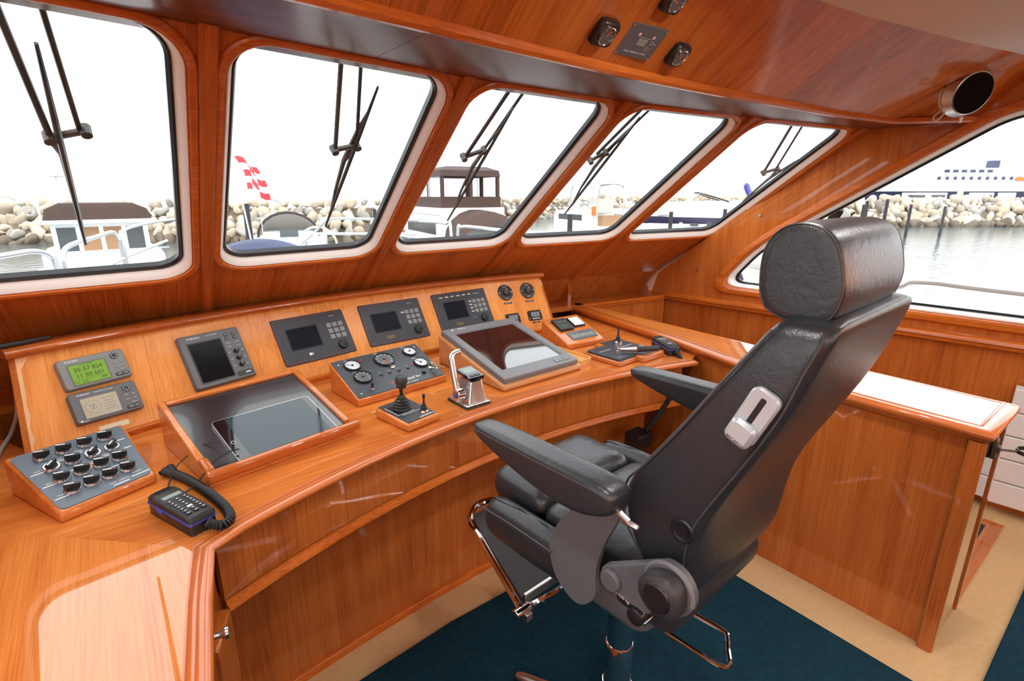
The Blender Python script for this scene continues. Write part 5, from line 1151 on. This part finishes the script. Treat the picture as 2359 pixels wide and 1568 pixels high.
# sailing yacht behind the flag
t = boat('white sailing yacht with furled sail beyond the chequered flag', lat(655, 24), 24, 203, 9.5, 3.3, 1.5)
bx(t, 'coachroof', 'gel', -.95, .95, -1.8, 2.4, 1.5, 2.0); m = MB(); m.loft([[(s_ * math.cos(R_(a)), 2.4 + dy, 1.8 + h_ * math.sin(R_(a))) for a in range(0, 181, 20)] for s_, h_, dy in ((1.15, .95, 0.), (1.15, .9, -.7), (1.0, .2, -1.4))], False); m.build('spray_hood', 'canvas_w', t)
m = MB(); m.tube([(1.16 * math.cos(R_(a)), 2.42, 1.8 + .96 * math.sin(R_(a))) for a in range(0, 181, 15)], .05, 6); m.build('hood_bow', 'cable', t)
bx(t, 'companionway', 'window_d', -.35, .35, 2.40, 2.44, 1.4, 2.1); bx(t, 'cockpit_seat', 'gel', -1.3, -.6, 2.5, 4.4, 1.45, 1.8); bx(t, 'cockpit_seat', 'gel', .6, 1.3, 2.5, 4.4, 1.45, 1.8)
MB().cyl((.55, -1.0, 1.8), (.90, -.8, 17), .075, .05, 10).build('mast', 'mast', t); MB().cyl((.9, 4.6, 1.5), (.9, -.8, 16.8), .015, .015, 5).build('backstay', 'mast', t); MB().cyl((.55, -.9, 3.3), (.1, 2.6, 3.1), .07, .06, 8).build('boom', 'mast', t)
m = MB(); m.tube(smoothpath([(.58, -.95, 4.6), (.55, -.8, 4.0), (.45, -.3, 3.55), (.2, 1.6, 3.30), (.1, 2.6, 3.2)], 4), [.03, .06, .10, .14] + [.20] * 8 + [.16, .14, .12, .10, .06], 10); m.build('furled_sail', 'canvas_w', t)
for s_ in (-1, 1):
    m = MB(); m.tube(smoothpath([(s_ * 1.4, 1.5, 1.55), (s_ * 1.4, 1.5, 2.15), (s_ * 1.35, 3.6, 2.15), (s_ * 1.3, 4.5, 2.1), (s_ * 1.3, 4.5, 1.5)], 3), .02, 6); m.build('pushpit', 'rail_ss', t)
m = MB(); m.tube([(-1.0 + .70 * math.cos(2 * math.pi * i / 24), 3.9, 1.55 + .70 * math.sin(2 * math.pi * i / 24)) for i in range(24)], .04, 8, True); wh = m.build('steering_wheel', 'gel', t)
for a in range(0, 180, 60): MB().cyl((-1.0 + .70 * math.cos(R_(a)), 3.9, 1.55 + .70 * math.sin(R_(a))), (-1.0 - .70 * math.cos(R_(a)), 3.9, 1.55 - .70 * math.sin(R_(a))), .018, .018, 6).build('spoke', 'rail_ss', wh)
# chequered flag
px, py, pz = HV(lat(560, 12.5), 12.5, SEA)
t = thing('chequered_flag', 'red and white chequered flag on a white staff outside', 'flag', (px, py, 0), R_(-38))
MB().cyl((.18, 0, -1.0), (-.16, 0, 2.65), .022, .016, 8).build('staff', 'gel', t)
for r in range(5):
    for c in range(3):
        def fp_(u, v): y_ = .08 * math.sin(u * 5 + v * 2) ; return (-.10 + v * .22 + u * .52 + .05 * math.sin(v * 4), y_, 2.36 - v * .72 - u * .22 + .06 * math.sin(u * 6))
        m = MB(); q_ = [[fp_((c + i / 2) / 3, (r + j / 2) / 5) for i in range(3)] for j in range(3)]; m.loft(q_, False); m.build('flag_square', 'flag_r' if (r + c) % 2 == 0 else 'flag_w', t)
# flybridge cruiser
t = boat('white flybridge cruiser with brown canopy outside the middle window', lat(1030, 26), 26, 28, 9.5, 3.5, 1.5)
bx(t, 'saloon', 'gel', -1.5, 1.5, -3.2, 2.2, 1.5, 2.6); bx(t, 'saloon_window', 'window_d', -1.53, 1.53, -2.4, 1.6, 1.75, 2.35); bx(t, 'flybridge', 'gel', -1.55, 1.55, -3.0, 1.6, 2.6, 2.9)
m = MB(); m.loft([[(-1.4, -2.9, 2.9), (1.4, -2.9, 2.9), (1.4, .9, 2.9), (-1.4, .9, 2.9)], [(-1.4, -2.9, 3.35), (1.4, -2.9, 3.35), (1.4, .8, 3.35), (-1.4, .8, 3.35)]], True, True, True); m.build('fly_screen', 'canvas', t)
for x, y in ((-1.3, -2.8), (1.3, -2.8), (1.3, .6), (-1.3, .6), (1.3, -1.1), (-1.3, -1.1), (0, -2.8), (0, .6)): bx(t, 'canopy_post', 'canvas', x - .07, x + .07, y - .07, y + .07, 3.35, 4.3, bevel=0)
m = MB(); m.loft([[(-1.4, -2.9, 4.2), (1.4, -2.9, 4.2), (1.4, .7, 4.2), (-1.4, .7, 4.2)], [(-1.35, -2.85, 4.45), (1.35, -2.85, 4.45), (1.35, .6, 4.45), (-1.35, .6, 4.45)], [(-.9, -2.5, 4.62), (.9, -2.5, 4.62), (.9, .3, 4.62), (-.9, .3, 4.62)]], True, True, True); m.build('canopy_roof', 'canvas', t)
bx(t, 'canopy_pane', 'vinyl', -1.36, -1.34, -2.8, .6, 3.35, 4.2, bevel=0); bx(t, 'canopy_pane', 'vinyl', 1.34, 1.36, -2.8, .6, 3.35, 4.2, bevel=0)
m = MB(); m.loft([[(1.42 * math.cos(R_(a)), y, 1.6 + 1.25 * k * math.sin(R_(a))) for a in range(0, 181, 20)] for y, k in ((-3.2, 1.), (-4.6, .95), (-5.0, .5))], False); m.build('cockpit_tent', 'canvas', t)
bx(t, 'blue_fender', 'canvas_b', 1.72, 1.95, -1.0, -.7, .6, 1.3); bx(t, 'blue_fender', 'canvas_b', 1.72, 1.95, 1.4, 1.7, .6, 1.3)
# tall day boat with bimini
t = boat('white fishing boat with pale bimini frame outside the fourth window', lat(1350, 33), 33, 25, 7.5, 2.7, 1.7)
bx(t, 'cabin', 'gel', -1.0, 1.0, -1.6, 1.9, 1.7, 2.5); bx(t, 'cabin_window', 'window_d', -1.03, 1.03, -1.2, 1.5, 1.95, 2.3)
for x in (-1.0, 1.0):
    m = MB(); m.tube(smoothpath([(x, -2.4, 1.8), (x, -2.3, 3.9), (x, -.2, 4.0), (x, .3, 2.4)], 4), .04, 6); m.build('bimini_frame', 'mast', t)
m = MB(); m.loft([[(-1.1, y, z), (-.5, y, z + .16), (.5, y, z + .16), (1.1, y, z)] for y, z in ((-2.5, 3.85), (-1.3, 4.0), (.0, 3.9))], False); m.build('bimini', 'canvas_w', t)
m = MB(); m.loft([[(-.9, 1.0, 2.5), (.9, 1.0, 2.5)], [(-.85, .3, 3.3), (.85, .3, 3.3)]], False); m.build('windshield', 'vinyl', t); bx(t, 'lifebuoy', 'orange', -1.15, -.95, -2.6, -2.4, 2.3, 2.8)
bx(t, 'seat', 'teakd', -.7, .7, -2.9, -2.4, 1.7, 2.3); bx(t, 'console', 'canvas_w', -.5, .5, -2.2, -1.7, 2.4, 3.2)
# navy motor cruiser
t = boat('white motor cruiser with navy hull band outside the rightmost front window', lat(1610, 42), 42, 82, 13, 3.8, 1.85)
hb_ = hull_mesh(13.04, 3.9, .85, 1.70); hb_.build('navy_band', 'navyhull', t)
bx(t, 'white_topside', 'gel', -1.75, 1.75, -5.8, 3.2, 1.85, 2.35, bevel=.15); m = MB(); m.loft([[(-1.5, -3.5, 2.3), (1.5, -3.5, 2.3), (1.2, 4.6, 2.3), (-1.2, 4.6, 2.3)], [(-1.2, -3.2, 2.95), (1.2, -3.2, 2.95), (.7, 2.4, 2.85), (-.7, 2.4, 2.85)]], True, True, True); m.build('deckhouse', 'gel', t)
m = MB(); m.loft([[(-1.25, 1.0, 2.8), (1.25, 1.0, 2.8)], [(-1.0, .1, 3.5), (1.0, .1, 3.5)]], False); m.build('windscreen', 'vinyl', t)
m = MB(); m.tube(smoothpath([(-1.2, -2.0, 2.9), (-1.0, .0, 3.5), (0, .2, 3.55), (1.0, .0, 3.5), (1.2, -2.0, 2.9)], 4), .05, 6); m.build('screen_frame', 'cable', t)
for y in (-3.4, -2.2, -1.0, .2): bx(t, 'portlight', 'window_d', 1.93, 2.0, y, y + .6, 1.15, 1.35); bx(t, 'portlight', 'window_d', -2.0, -1.93, y, y + .6, 1.15, 1.35)
for y in (-2.6, 1.5): MB().cyl((-2.05, y, .7), (-2.05, y, 1.4), .14, .12, 10).build('fender', 'gel', t)
# ketch with purple sail cover behind the rightmost window
t = boat('sailing boat with purple sail cover beyond the rightmost front window', lat(1720, 60), 60, 60, 10, 3, 1.1)
MB().cyl((0, 0, 1), (0, 0, 13), .08, .05, 8).build('mast', 'mast', t); m = MB(); m.tube(smoothpath([(0, .2, 4.6), (0, -.4, 3.4), (0, -2, 2.7), (0, -4.2, 2.5)], 4), [.08] + [.32] * 11 + [.12], 8); m.build('sail_cover', 'blue', t)
for l_, y in ((-1.3, 2.5), (1.3, -2.5)): MB().cyl((l_, y, 1.2), (0, 0, 12.5), .015, .015, 5).build('shroud', 'mast', t)
# bare masts over the wall
for k, (pxx, d, top) in enumerate(((1443, 75, 380), (1452, 76, 383), (1560, 80, 300), (1640, 70, 330), (905, 68, 290), (1100, 80, 250))):
    h_ = 1.55 + (445 - top) / 1252 * d; x, y, z = HV(lat(pxx, d), d, 0)
    t = thing('distant_mast', ['thin bare mast above the breakwater, the left of two close together', 'thin bare mast above the breakwater, the right of two close together', 'tall faint mast seen through the rightmost front window', 'tall faint mast right of the navy cruiser', 'thin mast above the breakwater in the flag window', 'thin mast right of the brown canopy'][k], 'mast', (x, y, SEA), 0, 'bare masts beyond the breakwater')
    MB().cyl((0, 0, 0), (0, 0, h_ - SEA), .09, .06, 8).build('pole', 'mast', t); MB().box(-.7, .7, -.03, .03, (h_ - SEA) * .72, (h_ - SEA) * .72 + .06).build('spreader', 'mast', t)
# mooring piles
for k, (pxx, d, top) in enumerate(((1550, 29, 486), (1675, 30, 480), (1315, 21, 492), (562, 17, 468), (1700, 27, 490), (2048, 36, 458), (2105, 44, 470), (2185, 45, 474), (1996, 33, 470), (2002, 34, 462), (860, 30, 480))):
    h_ = 1.55 - (top - 445) / 1252 * d; x, y, z = HV(lat(pxx, d), d, SEA - .3)
    labs = ['dark mooring pile in front of the navy cruiser', 'dark mooring pile at the right of the navy cruiser hull', 'dark mooring pile beside the bimini boat', 'dark mooring pile under the chequered flag', 'dark mooring pile beside the purple sail cover', 'dark mooring pile, nearest the window top edge over open water', 'mooring pile before the right breakwater, middle of three', 'mooring pile before the right breakwater, rightmost', 'dark mooring pile left of the open water, first of two together', 'dark mooring pile left of the open water, second of two together', 'dark mooring pile behind the sloping rail']
    tag(MB().cyl((0, 0, 0), (0, 0, h_ - SEA + .3), .12, .10, 10).build('mooring_pile', 'pile'), labs[k], 'pile', 'mooring piles in the harbour').location = (x, y, z)
# ferry far off
x, y, z = HV(lat(2190, 210), 210, SEA)
t = thing('ferry', 'white multi-deck ferry beyond the breakwater in the side window', 'ferry', (x, y, z), R_(-38))
hull_m = MB(); hull_m.loft([[(-46, -6, 0), (30, -6, 0), (34, 6, 0), (-46, 6, 0)], [(-48, -7, 4.2), (36, -7, 4.2), (38, 7, 4.2), (-48, 7, 4.2)]], True, True, True); hull_m.build('hull', 'navyhull', t, smooth=False)
bx(t, 'main_deck', 'gel', -46, 32, -6.5, 6.5, 4.2, 7.6); bx(t, 'upper_deck', 'gel', -14, 26, -6, 6, 7.6, 10.2); bx(t, 'bridge_deck', 'gel', -10, 12, -5.5, 5.5, 10.2, 12.6); bx(t, 'wheelhouse', 'gel', -6, 4, -4.5, 4.5, 12.6, 14.6)
for k in range(12): bx(t, 'window', 'canvas_b', -11 + 3 * k, -9.8 + 3 * k, -6.1, -5.95, 8.4, 9.5, bevel=0)
for k in range(6): bx(t, 'window', 'canvas_b', -8.5 + 3.2 * k, -6.6 + 3.2 * k, -5.6, -5.45, 11.0, 12.0, bevel=0)
bx(t, 'cargo_door', 'canvas_w', -34, -26, -6.6, -6.45, 4.8, 7.2, bevel=0); bx(t, 'funnel', 'canvas_b', 12.5, 15, -1.6, 1.6, 10.2, 15.5); bx(t, 'lifeboat', 'orange', 18, 23, -6.6, -5.4, 8.0, 9.3)
MB().cyl((20, 0, 10), (20, 0, 21), .25, .12, 8).build('mast', 'mast', t); MB().cyl((-2, 0, 14.6), (-2, 0, 18), .2, .1, 8).build('mast', 'mast', t)
# channel marker
x, y, z = HV(lat(2212, 66), 66, -.2); t = thing('channel_marker', 'white and yellow marker post on the right breakwater', 'marker', (x, y, z)); MB().cyl((0, 0, 0), (0, 0, 1.6), .45, .4, 14).build('drum', 'yel', t); MB().cyl((0, 0, 1.6), (0, 0, 3.3), .3, .25, 14).build('lantern_post', 'gel', t)
# small boats beyond the stones on the right
for k, (pxx, d) in enumerate(((2105, 80), (2150, 84), (2260, 82), (2320, 86))):
    t = boat(['small white boat behind the breakwater, leftmost in the side window', 'small white boat behind the breakwater beside the marker', 'small white boat behind the breakwater right of the marker', 'small white boat behind the breakwater at the right picture edge'][k], lat(pxx, d), d, 70 + 20 * k, 7, 2.4, 2.6, 'gel', 'boats behind the breakwater'); bx(t, 'cabin', 'gel', -.9, .9, -1.5, 1.2, 2.6, 3.6); bx(t, 'cabin_window', 'window_d', -.93, .93, -1.2, .9, 2.9, 3.3)
# navy fenders and white door panel on the side deck
for k in range(4):
    z = .66 + .115 * k; tag(MB().lathe([(.03, 0), (.07, .02), (.085, .058), (.07, .096), (.03, .116)], 18, Matrix.Translation((3.62, 2.02, z))).build('fender', 'canvas_b'), 'navy ribbed fender at the narrow end of the side window, %s in its stack' % ['lowest', 'second lowest', 'second highest', 'highest'][k], 'fender', 'fenders stacked on the side deck')
t = thing('deck_gate', 'white boarding gate with rounded panel beyond the side window corner', 'gate', (3.95, 1.95, -.25), R_(70)); MB().box(-.45, .45, -.02, .02, 0, 1.38).build('leaf', 'gel', t, bevel=.01)
m = MB(); ro = rrect(-.35, .35, .2, 1.28, .2, 5); ri = rrect(-.32, .32, .23, 1.25, .18, 5); m.loft([[(a, .0, b_) for a, b_ in ro], [(a, .035, b_) for a, b_ in ro], [(a, .035, b_) for a, b_ in ri], [(a, .0, b_) for a, b_ in ri]]); m.build('panel_rim', 'mast', t)
